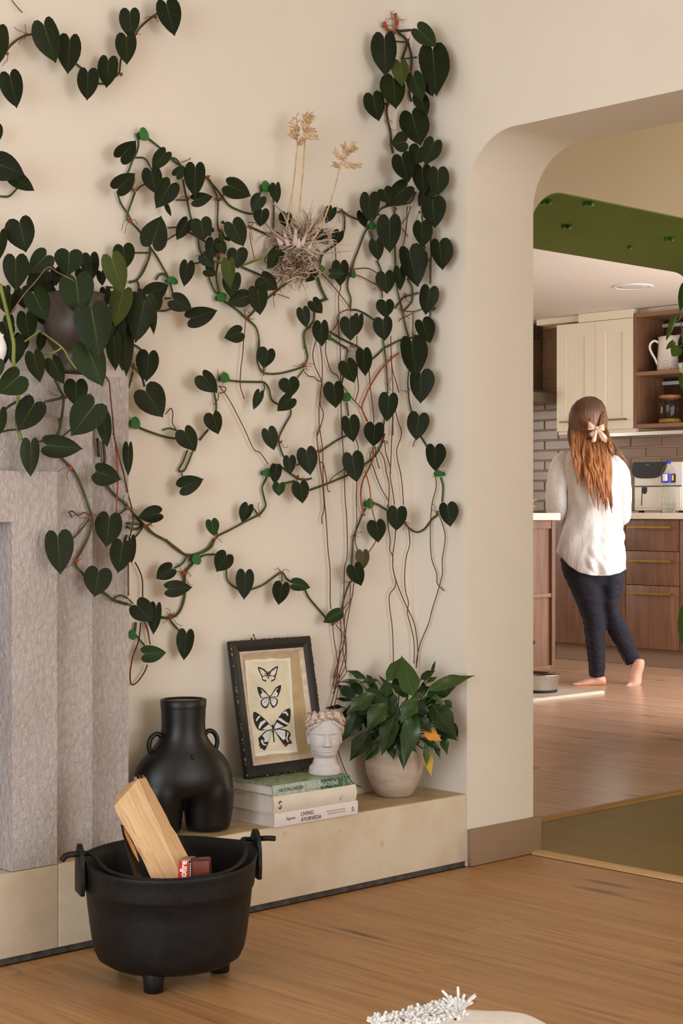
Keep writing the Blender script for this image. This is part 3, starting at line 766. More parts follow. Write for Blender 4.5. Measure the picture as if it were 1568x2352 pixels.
poly = [vis(x, y) for x, y in catmull([(a, b, 0) for a, b in pts], 4) and [(q.x, q.y) for q in catmull([(a, b, 0) for a, b in pts], 4)]]
MB().prism(poly, (.012, 0, 0)).build('control_visor', 'black_plastic', af, smooth=False)
text('maker_mark', 'COSORI', vis(668, 510)+Vector((-.0006, 0, 0)), (0, -1, 0), (0, 0, 1), .006, 'ink_white', af, lift=.0004)
gp = vis(560, 1490); gq = vis(590, 1050); gr = vis(700, 1050)
m = MB(); m.prism([vis(585,1050), vis(700,1050), vis(700,1150), vis(670,1205), vis(625,1218), vis(595,1200)], (-.004, 0, 0)); m.prism([vis(575,1050), vis(590,1050), vis(572,1490), vis(556,1500)], (-.004, 0, 0)); m.build('basket_grip', 'black_plastic', af, smooth=False)
for q in (vA-.03, vB+.03):
    for w_ in (.02, .26): MB().box((uf+w_, q-.012, zf), (uf+w_+.03, q+.012, zf+.0125)).build('foot', 'rubber_black', af, smooth=False)
# ---- water bottle
p = onZ(1534, 1177.5, .946); p = onU(1534.5, 1177, UF+.02); p.z = .9458
wb = empty('water_bottle', p, 'clear water bottle with blue cap and label before the air fryer', 'bottle')
k = 10.33/3870*.09439
bp = [(0, 1660), (150, 1665), (172, 1600), (178, 1480), (172, 1350), (150, 1200), (150, 1120), (160, 1040), (165, 960), (172, 940), (172, 720), (165, 680), (140, 600), (90, 530), (52, 500), (52, 470)]
prof_ = [(max(.002, r*k), (1665-y)*k) for r, y in bp]
MB().lathe(prof_+[(x-.0012, z) for x, z in reversed(prof_[1:-1])]+[(.002, .0015)], p, 28).build('body', 'clear_plastic', wb)
wp = [(max(.002, (r-8)*k), (1665-y)*k+.001) for r, y in bp[:5] if y >= 1440]+[(162*k, (1665-1440)*k), (.002, (1665-1440)*k)]
MB().lathe(wp, p, 24).build('water', 'water', wb)
m = MB(); R = []
MB().lathe([(173.5*k, (1665-940)*k), (173.5*k, (1665-720)*k)], p, 28, False, False).build('label_band', 'blue_print', wb)
def ringpatch(n, a0, a1, y0, y1, mat, rr=175):
    m = MB(); q = []
    for i in range(9):
        t = math.radians(a0+(a1-a0)*i/8); d = RIGHT*math.sin(t)-FWD*math.cos(t)
        q.append((p+d*rr*k+UP*(1665-y0)*k, p+d*rr*k+UP*(1665-y1)*k))
    m.add([a for ab in q for a in ab], [(2*i, 2*i+1, 2*i+3, 2*i+2) for i in range(8)]); m.build(n, mat, wb)
ringpatch('label_text_panel', -65, -18, 900, 735, 'ink_white'); ringpatch('label_dark_panel', 8, 75, 938, 742, 'ink'); ringpatch('label_crest', 16, 34, 890, 760, 'gold_print', 176.5)
MB().lathe([(60*k, (1665-482)*k), (62*k, (1665-478)*k), (62*k, (1665-415)*k), (55*k, (1665-405)*k)], p, 24).build('cap', 'blue_print', wb)
# ---- dried wheat on the peninsula
b0 = onZ(1215, 1175, .9465); e = empty('dried_wheat_bunch', (6.85, VP+.16, .946), 'small bunch of dried yellow wheat lying on the peninsula worktop', 'dried plant')
rs = random.Random(3)
for i in range(46):
    x0 = 6.80+rs.random()*.05; y0 = VP+.12+rs.random()*.1; L = .10+rs.random()*.10; a = math.radians(rs.uniform(-28, 22))
    z0 = .948+rs.random()*.018; p0 = Vector((x0, y0, z0)); d = Vector((math.cos(a)*SA, math.cos(a)*-.35+math.sin(a)*.4, rs.uniform(.0, .34)))
    pts = [p0+d*L*t+UP*(.012*math.sin(t*3)-.0) for t in (0, .25, .5, .75, 1)]
    pts = [Vector((q.x, q.y, max(q.z, .9475))) for q in pts]
    MB().tube(pts, [.0012, .0012, .0016, .0022, .0004], 4).build('wheat_stalk', 'straw', e)
tag(box('black_hob', (8.52, 7.2, .9455), (8.98, 7.9, .953), 'black_plastic', bevel=.002), 'flat black hob on the worktop under the cooker hood', 'hob')
# ---- steel bowl and mat
mt = empty('feeding_mat', (6.7, 5.6, 0), 'beige ribbed pet feeding mat on the kitchen floor', 'mat')
ma, mb, mc, md = 6.25, 7.07, 5.43, 5.765
MB().box((ma, mc, .0005), (mb, md, .005)).build('base', 'mat_silicone', mt, smooth=False)
m = MB(); R = []
for dx, z in ((0, .0055), (.002, .015), (.012, .017), (.02, .006)): R.append([(ma+dx, mc+dx, z), (mb-dx, mc+dx, z), (mb-dx, md-dx, z), (ma+dx, md-dx, z)])
m.loft(R, False, False); m.build('rim', 'mat_silicone', mt, smooth=False)
for i in range(34):
    x = 6.66+.0125*i
    if x < mb-.025: MB().box((x, mc+.022, .005), (x+.005, md-.022, .0082)).build('rib', 'mat_silicone', mt, smooth=False)
p = onZ(1236, 1588, .0085); bc = (p.x, p.y, .0085)
p = Vector(bc)
bw = empty('steel_pet_bowl', bc, 'shiny steel pet bowl with black rubber base standing on the mat', 'bowl')
MB().lathe([(.004, .004), (.094, .004), (.097, .012), (.106, .05), (.112, .088), (.116, .092), (.113, .094), (.108, .088), (.101, .05), (.092, .016), (.004, .012)], bc, 48).build('body', 'steel', bw)
MB().lathe([(.07, .0003), (.097, .0003), (.099, .006), (.0985, .014), (.0965, .014), (.0945, .0035), (.07, .003)], bc, 40).build('rubber_ring', 'rubber_black', bw)

# =================================================================== LEAVES AND VINES
HEART = [(0,0),(.10,-.10),(.30,-.19),(.58,-.205),(.82,-.11),(.965,.05),(1.,.22),(.945,.40),(.80,.57),(.58,.73),(.33,.865),(.13,.95),(0,1.03)]
HC = [0,0,0,.01,.05,.12,.23,.38,.55,.71,.85,.94,1.03]
LANCE = [(0,0),(.08,.01),(.26,.04),(.52,.10),(.78,.18),(.95,.28),(1.,.38),(.95,.50),(.78,.62),(.52,.74),(.26,.86),(.08,.96),(0,1.04)]
LC = [0,.015,.05,.11,.19,.29,.41,.53,.66,.78,.885,.965,1.03]
def px_leaf(name, crop, n, t, w, D, mat, parent, nrm, shape='heart', cup=.10, droop=.06, clamp=None, rnd=random, scale_px=True, fold=0.):
    """a leaf with its petiole end at photo point n and tip at t, lying at distance D with surface normal nrm"""
    x0, y0 = cpx(crop, *n); x1, y1 = cpx(crop, *t); hw = w*CROP[crop][2]/2
    L = math.hypot(x1-x0, y1-y0); ax = ((x1-x0)/L, (y1-y0)/L); pe = (-ax[1], ax[0])
    c = PD((x0+x1)/2, (y0+y1)/2, D); Lm = L*D/F
    out, cen = (HEART, HC) if shape == 'heart' else (LANCE, LC)
    verts = []; uvs = []; ph = rnd.random()*6.28; asym = 1+rnd.uniform(-.07, .07)
    def vert(s, y, sx):
        q = hw*(asym if sx > 0 else 2-asym)
        wob = 1+(.03*math.sin(5*y+ph+sx) if shape == 'heart' else .06*math.sin(9*y+ph+2*sx)+.04*math.sin(17*y+ph))
        px = x0+ax[0]*L*y+pe[0]*q*s*wob; py = y0+ax[1]*L*y+pe[1]*q*s*wob
        p = onP(px, py, c, nrm)
        h = ((.035*math.sin(11*y+ph+sx)*abs(s) if shape != 'heart' else 0)-cup*abs(s)**1.6 + .05*abs(s) - droop*max(0, y)**2 + .012*math.sin(9*y+ph)*abs(s))*Lm + fold*abs(s)*Lm
        p = p + nrm*h
        if clamp:
            pp = proj(p); dm = clamp(pp[0], pp[1])-.006
            if pp[2] > dm: p = PD(pp[0], pp[1], dm)
        verts.append(p); uvs.append((.5+s*.5, max(0, min(1, (y+.2)/1.25)))); return len(verts)-1
    K = len(out); C = [vert(0, y, 0) for y in cen]
    f = []
    for sx in (-1, 1):
        O = []; M1 = []; M2 = []
        for k, (s, y) in enumerate(out):
            if k in (0, K-1): O.append(C[k]); M1.append(C[k]); M2.append(C[k]); continue
            yc = cen[k]
            O.append(vert(sx*s, y, sx)); M1.append(vert(sx*s*.36, yc+(y-yc)*.5, sx)); M2.append(vert(sx*s*.72, yc+(y-yc)*.8, sx))
        for k in range(K-1):
            for a, b in ((C, M1), (M1, M2), (M2, O)):
                q = []
                for i in (a[k], b[k], b[k+1], a[k+1]):
                    if i not in q: q.append(i)
                if len(q) >= 3: f.append(tuple(q if sx > 0 else q[::-1]))
    m = MB(); m.v = verts; m.f = f; m.uv = uvs
    o = m.build(name, mat, parent, fixn=False)
    return o
def parse(s):
    for ln in s.strip().splitlines():
        for it in ln.split(';'):
            it = it.split('#')[0].split()
            if it: yield it
NW1 = Vector((0, -1, 0)); NW2 = Vector((-1, 0, 0))
def wall_leaf(crop, it, parent, extra=0.):
    n = (float(it[0]), float(it[1])); t = (float(it[2]), float(it[3])); w = float(it[4]); hue = it[5] if len(it) > 5 else 'd'; lift = float(it[6]) if len(it) > 6 else 0
    mat = dict(d='leaf_dark', m='leaf_mid', o='leaf_olive', b='leaf_bright', r='leaf_brown')[hue]
    px, py = cpx(crop, (n[0]+t[0])/2, (n[1]+t[1])/2)
    ddx, ddy = t[0]-n[0], t[1]-n[1]; ll = math.hypot(ddx, ddy); qx, qy = -ddy/ll*w*.5, ddx/ll*w*.5
    dep = min(lay_depth(*cpx(crop, n[0]+ddx*a_+qx*b_, n[1]+ddy*a_+qy*b_)) for a_ in (-.15, .15, .5, 1.) for b_ in (-.95, 0, .95) if a_ < .9 or b_ == 0)
    if px > 300: dep = max(dep, lay_depth(px, py)-.05)
    rs = random.Random(int(px*7+py*13))
    wn = NW1 if px < 945 else NW2
    nr = (wn*.62-FWD*.38+Vector((rs.uniform(-.16,.16), rs.uniform(-.16,.16), rs.uniform(-.05,.28)))).normalized()
    return px_leaf('leaf', crop, n, t, w, dep-.030-rs.random()*.022-lift-extra, mat, parent, nr, clamp=lay_depth, rnd=rs, cup=rs.uniform(.05,.16), droop=rs.uniform(-.02,.1))
def px_curve(name, crop, pts, r, mat, parent, off=.012, depth=None, taper=None, seg=6, n=5):
    P = []
    for i, (x, y) in enumerate(pts):
        px, py = cpx(crop, x, y)
        D = (lay_depth(px, py)-off) if depth is None else (depth[i] if isinstance(depth, (list, tuple)) else depth)
        P.append(PD(px, py, D))
    Q = catmull(P, n)
    if depth is None:
        R_ = []
        for q in Q:
            x, y, D = proj(q); R_.append(PD(x, y, min(D, lay_depth(x, y)-max(r*1.05, .004))))
        Q = R_
    k = len(Q); rad = [r*(1-(1-taper)*i/(k-1)) if taper else r for i in range(k)]
    return MB().tube(Q, rad, seg).build(name, mat, parent)
def pairs(s):
    v = [float(x) for x in s.replace(',', ' ').split()]; return list(zip(v[::2], v[1::2]))
def curves(name, crop, s, r, mat, parent, **kw):
    for ln in s.strip().splitlines():
        for it in ln.split(';'):
            if it.strip(): px_curve(name, crop, pairs(it), r, mat, parent, **kw)

vine_a = empty('philodendron_vine', onV(130, 120, V1), 'heart-leaf vine crossing the upper left corner of the plant wall', 'vine', 'philodendron vines pinned to the wall')
vine_b = empty('philodendron_vine', onV(560, 760, V1), 'tangled heart-leaf vine looping over the middle of the wall around the air plant', 'vine', 'philodendron vines pinned to the wall')
vine_c = empty('philodendron_vine', onU(960, 420, U2), 'heart-leaf vine hanging in a column down the wall corner beside the arch', 'vine', 'philodendron vines pinned to the wall')
vine_d = empty('philodendron_vine', onV(440, 1330, V1), 'thin heart-leaf vine looping above the picture frame and black vase', 'vine', 'philodendron vines pinned to the wall')
for it in parse('''-20 215 -5 440 165; 305 178 385 432 190; 482 278 468 510 172; 608 505 603 692 156; 750 420 738 603 148; 875 260 882 442 150
899 88 905 262 148; 1152 30 1210 243 168; 68 528 118 742 165; -40 880 -20 1000 110; -30 1130 165 1205 205; 90 1225 237 1318 115'''): wall_leaf('A', it, vine_a)
for it in parse('''838 1085 940 975 140; 1145 1060 1058 1172 115; 1045 1185 1080 1340 143; 1178 1280 1085 1435 160 d .01; 1222 1215 1275 1150 85; 1352 1160 1352 1360 152 d .01
1345 1385 1472 1362 100; 818 1305 935 1200 145; 1155 1420 1185 1500 35'''): wall_leaf('A', it, vine_b)
for it in parse('''745 408 882 468 128; 1028 408 1040 512 72; 935 480 885 565 92; 945 560 932 655 98; 1088 580 1078 660 80; 1365 548 1330 632 75; 1408 690 1380 765 72
1285 690 1345 758 72; 768 640 832 772 135 d .01; 497 625 435 732 88 d .012; 578 622 600 735 138; 287 755 345 592 168; 112 780 130 905 136
655 740 640 850 100; 690 755 725 820 70; 595 830 660 900 80; 610 915 670 945 75; 795 800 800 905 130; 745 868 755 1020 88 o .03; 770 950 755 1078 115; 498 880 478 1012 92
850 1075 740 1115 105; 918 1035 940 1180 125 d .01; 950 960 1040 1030 110; 940 985 905 1030 60; 1045 800 978 908 90; 1250 935 1210 985 60; 1415 880 1418 1010 105; 1360 935 1442 935 66 b .02
1250 1105 1305 1175 85; 1190 1155 1215 1260 82; 1300 1240 1308 1370 102; 1525 1195 1515 1305 70 m; 1468 1215 1478 1338 118 d .012; 815 1290 722 1320 105; 415 1095 525 1150 115; 520 1205 678 1155 125
265 1060 388 1000 120; 200 1050 250 1090 70; 300 1080 330 1155 90; 1120 850 1170 900 90; 705 625 720 640 20 b; 735 715 755 740 35 b; 700 700 720 735 40 b; 640 690 600 660 60'''): wall_leaf('D', it, vine_b)
for it in parse('''283 275 390 397 150; 357 568 395 708 138; 145 690 225 836 160; 125 1110 282 1047 145; 765 85 738 212 142; 925 305 945 425 158; 940 445 840 532 120 d .012; 770 685 818 828 122
1058 838 1090 1013 155; 928 890 935 1012 100 d .012; 830 955 820 1080 95; 855 1085 850 1172 100 b; 1010 1085 1035 1225 133; 705 400 660 525 75; 1360 175 1420 317 142; 1483 95 1500 270 125 
1262 345 1275 512 158'''): wall_leaf('H', it, vine_b)
for it in parse('''618 1250 575 1370 103; 345 1365 368 1475 102 b; 455 1620 385 1740 148'''): wall_leaf('H', it, vine_d)
for it in parse('''873 590 867 747 115; 1103 660 1080 780 108; 1175 652 1278 675 82 b'''): wall_leaf('J', it, vine_d)
for it in parse('''658 45 665 265 188 d .02; 590 190 620 325 100; 838 260 848 545 228; 718 455 742 620 138; 1130 295 1140 503 180; 1228 85 1240 320 232 d .02; 1290 465 1308 700 208; 1020 540 1088 850 250 d .02
1150 570 1150 720 60; 800 745 820 918 178 d .01; 930 700 940 885 115; 1200 885 1158 1105 180; 805 995 810 1135 165; 780 1160 802 1340 182 d .012; 1138 1175 1205 1360 178; 1040 1355 1070 1665 248 d .015
1122 1645 1120 1903 228; 835 1850 820 2068 180'''): wall_leaf('G', it, vine_c)

for it in parse('''1380 600 1410 765 142'''): wall_leaf('H', it, vine_c)
for it in parse('''1105 65 1075 273 205; 705 150 695 333 190; 503 425 545 655 200; 1248 350 1250 555 185; 1362 870 1383 1053 175; 908 905 900 1092 188; 722 1025 745 1195 172; 598 1290 605 1440 128 r
525 1420 590 1587 160 d .012; 385 1835 243 1918 120 b'''): wall_leaf('I', it, vine_c)
for it in parse('''598 375 618 728 255; 925 285 1098 450 195 m .02; 1065 490 1090 900 295 d .02; 750 610 772 828 165 o .025; 685 760 705 1050 245 d .01; 880 740 958 970 180 m .03; 487 930 543 1168 203; 1020 790 1060 930 120
930 930 1015 1105 150; 862 1105 942 1395 285 d .015; 800 1370 665 1380 200; 765 1520 835 1752 225 d .02; 935 1430 885 1590 200 d .01; 1075 1375 990 1590 190; 965 1630 970 1880 195 d .015; 1115 1650 1115 1890 210 d .02
810 1805 615 1980 215 d .02; 595 1835 650 1960 170; 1040 1820 930 1990 160'''): wall_leaf('F', it, vine_c)
# stems
SG = dict(mat='stem_green')
def stems(crop, s, par, r=.0027, mat='stem_green', **kw): curves('stem', crop, s, r, mat, par, **kw)
stems('A', '''-5 425 60 330 120 275 180 245 215 238 300 220 400 340 450 380 530 445 570 480 640 560 720 580 790 535 825 500 840 400 890 300 940 235 975 185 1055 115 1080 100 1120 60 1190 20 1225 -15''', vine_a)
stems('A', '0 1360 60 1360 105 1320 125 1290', vine_a, .0025); stems('A', '80 0 120 50 155 88', vine_a, .0012, 'stem_brown')
stems('D', '''188 95 203 150 195 200 165 265 140 330 108 375 125 398 178 440 175 470 150 540 133 600 150 620 180 650 215 690 265 765 310 830 350 900 380 955 400 1020 415 1080
75 440 95 510 140 580 160 620; 225 115 255 122 330 180 395 240 450 285 530 330 610 360 660 440 680 500 678 640 700 720 730 800
470 370 480 430 500 520 520 610 545 680 560 720 570 790 590 830; 610 355 680 440 740 520 800 555 870 577 905 560 935 450 950 430; 975 425 1008 470 1015 560 1010 690; 870 655 950 690 1020 722 1060 740
500 685 580 730 650 780 680 800 690 850; 820 895 900 930 960 955 1030 965; 860 1200 950 1110 1040 1035 1140 960 1200 920; 270 765 275 810 260 860 215 950 185 980 150 990
1275 790 1300 830 1290 890 1275 930 1290 1010 1330 1095; 1290 860 1320 810 1390 760; 310 1158 360 1160 410 1145; 680 870 670 960 690 1060; 700 720 690 800 680 870; 625 960 660 1040 690 1060
693 1080 720 1105 790 1150 850 1205 905 1255 925 1320 928 1385''', vine_b)
stems('D', '''170 812 270 812; 380 662 430 658; 375 735 430 700; 380 960 340 935 310 970; 180 240 240 245 270 290 280 310; 190 440 230 405 310 395; 430 495 490 495; 395 240 430 250 460 290; 680 505 725 450; 1340 1090 1290 1110 1260 1140 1255 1220; 1238 1255 1200 1290 1200 1385; 200 990 207 1035; 360 1085 400 1085; 530 878 570 870 600 850''', vine_b, .0022)
stems('D', '600 850 680 868 780 885 830 885 900 860 960 835 1005 795', vine_b, .0032, 'stem_light', off=.045)
stems('H', '''700 0 695 60 685 140 700 200 730 245 800 258 900 245 1030 205 1045 190 1065 130 1050 50 1040 0; 365 400 380 480 378 540; 320 675 255 755; 165 830 130 920 100 975 115 990 145 975 180 900 205 835
-230 640 -150 680 0 730 95 745; 430 300 465 305 560 315 680 318 740 322 775 370 795 450 840 485; 940 525 935 570 890 650 850 740 860 810 885 880; 890 970 960 1020 1000 1045 1060 1050 1095 1040
755 1005 755 1040 725 1110 740 1190 750 1250 710 1310; 790 960 810 938 850 945 900 975; 985 940 1030 925; 885 1080 970 1060; 1085 1130 1230 1075 1380 1010''', vine_b)
stems('H', '120 1000 128 1030; -20 680 30 665 105 690; 735 330 742 360 735 390; 990 285 1040 220; 738 212 735 245; 640 1245 670 1280 695 1315; 385 1440 390 1475', vine_b, .002)
stems('H', '''710 1310 600 1365 480 1430 390 1475 365 1510 340 1560 270 1600 160 1615 90 1570 0 1500; 140 1745 200 1680 250 1640 300 1615 370 1612''', vine_d)
stems('J', '''755 560 760 620 790 660 840 690; 900 690 980 660 1050 610 1100 580 1130 620 1170 645; 1245 690 1270 740 1320 800 1370 860; 500 590 495 700 490 770 450 840 400 862 350 858; 545 530 510 570 490 610''', vine_d)
stems('J', '400 865 430 910 470 950; 1100 580 1100 640; 505 480 490 520 440 552', vine_d, .002)
stems('G', '''270 965 210 985 170 1050 160 1150 130 1200 75 1260 70 1340 90 1430 100 1500 75 1570; 190 740 220 850 270 960
1050 60 1025 100 930 120 830 130 760 160 720 215 660 300 610 390 560 520 510 650 490 720 465 800 465 880 490 960 490 1060 540 1065 620 1100 700 1155; 410 170 435 230 435 320 425 370; 410 170 480 220 550 250; 370 190 410 170
880 165 890 215; 890 480 890 600 900 760 915 900 945 1020 965 1120 985 1220 1010 1310; 1130 210 1135 290; 1160 490 1145 540; 1210 400 1215 560 1210 640 1205 830; 1205 1060 1205 1090 1200 1130; 665 355 685 430; 725 620 745 660 765 715
770 880 775 960; 780 1330 795 1420 810 1550 820 1720 825 1820; 800 2020 785 2110; 1090 1305 1020 1320 930 1340 850 1380 790 1410 740 1460 690 1505; 300 1260 400 1320 490 1365 560 1400 605 1435; 300 1310 380 1365 450 1410 460 1440 440 1550 420 1680 405 1740
455 1900 470 2020; 1020 1590 1005 1700 1010 1810 1020 1900 1040 1990; 1000 780 1040 860 1040 980 1000 1040 960 1075; 1100 910 1000 940 960 960 890 1050''', vine_c)
stems('I', '''1120 245 1175 335; 1300 615 1320 700 1312 835; 1280 945 1220 990 1160 1070 1100 1105 1050 1095 1000 1050 985 1020; 690 845 740 860 815 910; 625 890 590 960 540 1090 515 1160 505 1280 495 1420; 490 1545 450 1640 420 1750 400 1840
225 375 320 310 400 260 465 235; 125 725 250 680 380 630 470 590 610 500 690 440 740 370 775 290 795 220''', vine_c)
stems('F', '''705 270 740 320 800 370 840 460 860 560 855 690 850 800 840 900 860 980; 830 380 800 480 770 570; 640 980 620 1050 630 1150 655 1270 665 1400 680 1480; 705 270 710 230; 900 1850 870 1920 840 1960; 740 300 850 290; 700 320 640 290 600 250''', vine_c, .0036, 'stem_brown')
stems('F', '715 400 780 405 830 400; 590 1000 630 1010; 760 570 850 560 910 550', vine_c, .0022, 'stem_brown')
# aerial roots
def roots(crop, s, par, r=.0015, mat='aerial_root', **kw):
    curves('aerial_root', crop, s, r, mat, par, off=kw.pop('off', .02), seg=5, n=4, **kw)
roots('G', '''345 470 355 560 360 650 395 800 400 860 380 960 385 1100 380 1200 395 1400 400 1600 400 1800 405 2000 410 2195; 180 1330 150 1460 170 1580 230 1710 220 1800 205 1960 205 2060; 210 1350 230 1500 235 1650 215 1900 245 2000 215 2130 190 2195
270 1350 265 1450 310 1610 370 1660 420 1750 520 1880 590 1960 640 2070; 850 1300 855 1450 860 1600 870 1800 870 2195; 655 1590 665 1750 690 1950 700 2080; 545 1300 550 1500 550 1650 560 1780 530 1890; 220 730 330 850 420 960 480 1040
510 700 640 690 730 735; 510 745 580 765 720 840; 490 1060 420 1080 370 1120 370 1180 340 1230 300 1270; 1000 130 990 230 950 290; 1035 130 1000 240 980 400 960 490; 850 1480 870 1620 900 1720 925 1810; 1050 1080 1050 1300; 70 1620 110 1660 160 1670 190 1700 230 1710
960 1075 1050 1080 1120 1060 1145 1040; 930 1170 935 1150 1000 1120 1050 1090; 950 330 980 370 1005 405''', vine_c)
roots('G', '920 1455 850 1510 770 1590 700 1690 650 1780 620 1850 590 1950 640 2070', vine_c, .0027, 'root_orange')
roots('I', '''405 0 412 200 430 500 440 800 455 1000 460 1300 435 1430 430 1600 422 1850 440 2000 450 2100; 205 90 215 200 235 330 240 450 245 700 270 1000 285 1250 305 1450 305 1700 312 1800; 210 150 185 240 205 420 220 550 240 700 250 900 230 970 232 1030; 870 0 860 250 850 500 845 600 865 720 885 860
890 0 920 120 945 190 940 260 905 360 910 450 940 580 955 700 965 860; 1010 1060 1020 1150 1020 1230 990 1330 975 1500 985 1640 1010 1740 1000 1830 1030 1950 1060 2100 1060 2290; 715 330 665 420 700 540 735 640 780 740 830 830 815 900 825 1040 845 1180 840 1260 868 1330 870 1430 895 1580 840 1670 840 1780 865 1980 875 2280
730 340 790 450 810 570 835 660 835 760 830 900; 895 1090 885 1200 868 1330 880 1480 950 1680 1005 1800 1060 1920 1085 2050 1095 2200 1080 2330; 1250 590 1260 700 1225 840 1210 1000 1208 1200 1220 1350 1265 1480 1270 1570 1330 1635
1290 960 1330 1080 1340 1180 1315 1350 1315 1480 1280 1620 1230 1780 1190 1930 1120 2100 1085 2250 1080 2330; 545 660 540 800 545 1000 530 1180 555 1270; 800 300 805 390 840 500 850 580; 210 470 245 500 270 620 285 730 305 740; 530 260 555 320 560 380; 300 650 330 610 430 540; 1075 270 1055 310 1052 340; 710 340 720 430 748 535''', vine_c)
roots('I', '690 340 690 440 650 540 600 640 580 760 590 880 615 960', vine_c, .0026, 'root_orange')
roots('I', '620 560 660 700 680 880 710 1000 740 1100 715 1190 650 1290 590 1370', vine_c, .0018, 'root_orange', off=.05)
roots('I', '''325 1930 345 2100 370 2260 355 2340 330 2420; 360 1940 410 2030 390 2180 370 2300 350 2380 330 2500; 520 1560 500 1700 460 1900 430 2100 380 2250 370 2350 330 2480; 490 1580 480 1750 440 1850 435 2000 450 2100 445 2300 400 2400 345 2520
420 2000 445 2150 430 2250 380 2400 340 2520; 440 2020 420 2150 440 2280 450 2370 400 2440 330 2560; 515 1580 500 1700 430 1790 400 1900 410 2100''', vine_c, .0014)
roots('K', '''1300 250 1270 450 1250 640 1210 780 1180 890; 1290 500 1265 700 1225 880; 1265 560 1250 640 1190 850; 1265 1270 1300 1400 1370 1570 1430 1650 1515 1697''', vine_c, .0014)
roots('H', '400 345 470 440 540 570 600 690 660 820 710 850 770 935; 585 0 580 100 565 220 560 340 575 400 590 445; 0 560 40 515 55 560 50 620 75 670; 400 350 450 360 440 395 400 405 395 445 360 490', vine_b, .0014)
roots('D', '870 690 880 760 900 850; 840 1150 845 1230 830 1385; 860 630 900 630 920 650; 1040 1060 1110 1085; 460 270 510 250 515 240', vine_b, .0011)
# reddish nodes with curling rootlets
def node_tuft(crop, x, y, par, rs, size=1., up=False):
    px, py = cpx(crop, x, y); c = PD(px, py, lay_depth(px, py)-.016)
    m = MB(); q = Vector((rs.uniform(-1,1), -.3, rs.uniform(-1,1))).normalized()
    m.tube([c-q*.005*size, c, c+q*.007*size], [.0022*size, .0042*size, .0012*size], 6); m.build('node_sheath', 'node_sheath', par)
    for k in range(rs.choice((2, 3, 3))):
        a = rs.uniform(0, 6.28); L = rs.uniform(.012, .034)*size; p = c.copy(); pts = [p.copy()]
        wn = 'l' if px < 945 else 'r'; e1 = Vector((1,0,0)) if wn == 'l' else Vector((0,-1,0))
        for i in range(6):
            a += rs.uniform(-.75, .75); p = p+(e1*math.cos(a)+UP*math.sin(a)-(UP*.15))*L/5; pts.append(p.copy())
        R_ = []
        for p in pts:
            X_, Y_, D_ = proj(p); R_.append(PD(X_, Y_, min(D_, lay_depth(X_, Y_)-.004)))
        MB().tube(R_, .0007, 4).build('rootlet', 'aerial_root', par)
rs = random.Random(11)
for crop, par, s in (('A', vine_a, '180 240 50 370 1070 115 840 515 940 235'), ('D', vine_b, '175 440 500 490 670 490 870 655 700 680 680 830 620 355 610 845 860 1205 150 620 980 955 1020 1060'),
        ('G', vine_c, '505 685 490 1060 960 1075 985 930 1060 1300 450 1405 510 1390 75 1550 1025 100 890 150 1110 185 1200 610 820 1725 1010 1800 410 170 760 885 740 205'), ('H', vine_b, '1040 185 410 285 860 770 990 1030 735 250 430 265'),
        ('H', vine_d, '700 1315 370 1495 165 1615 130 1750'), ('I', vine_c, '205 380 785 285 700 845 605 510 1260 545 515 1150 495 1550 985 1025 1265 930 330 1935'), ('J', vine_d, '405 855 1100 580 490 590'), ('F', vine_c, '820 390 850 690 630 1000 630 1170 660 1400')):
    v = [float(x) for x in s.split()]
    for x, y in zip(v[::2], v[1::2]): node_tuft(crop, x, y, par, rs)
# dry vine end at the very top
P0 = [onP(*cpx('F', x, y), onU(905, 60, U2), NW1) for x, y in ((0, 0),)]
for pts, r in (('705 290 710 220 715 190 705 150 708 130', .004), ('700 318 640 290 610 250 590 215', .0042)): px_curve('dry_stem', 'F', pairs(pts), r, 'node_sheath', vine_c, off=.02)
for x, y in ((712, 200), (705, 150), (600, 250), (720, 225), (600, 225)): node_tuft('F', x, y, vine_c, rs, 1.3)

# clips
CLIPS = [('A',985,940,58,95,20,'leaf-shaped green clip at the top of the vine above the wall tangle'),('D',395,983,65,45,-10,'green clip pinning the vine between the pot foliage and the tangle'),('D',958,422,48,72,25,'upright green clip left of the air plant'),
 ('D',693,1083,58,55,30,'round green clip below the tangled leaves'),('D',1285,912,50,40,15,'dark green clip tucked under the air plant'),('D',1482,945,25,52,0,'small folded green clip right of the air plant'),
 ('B',925,1490,60,90,10,'green clip beside the edge of the stucco surround'),('H',430,292,65,80,20,'green clip next to a tuft of curly roots'),('G',668,318,62,70,35,'round green clip on the stem right of the air plant'),('G',1215,1055,75,55,20,'round green clip behind a leaf nearest the arch'),
 ('G',285,1320,30,60,10,'sliver of a green clip behind a hanging leaf'),('G',440,1858,80,85,25,'round green clip above the long hanging roots'),('H',750,1003,70,65,-10,'round green clip in the small cluster of leaves mid wall'),
 ('C',1345,985,66,70,-25,'green clip at the fork of the low vine'),('C',905,1505,45,75,20,'green clip half hidden behind the stucco edge'),('I',645,855,68,95,5,'boxy open green clip among the hanging roots'),('I',1295,585,88,58,0,'double round green clip at the right end of the hanging vine')]
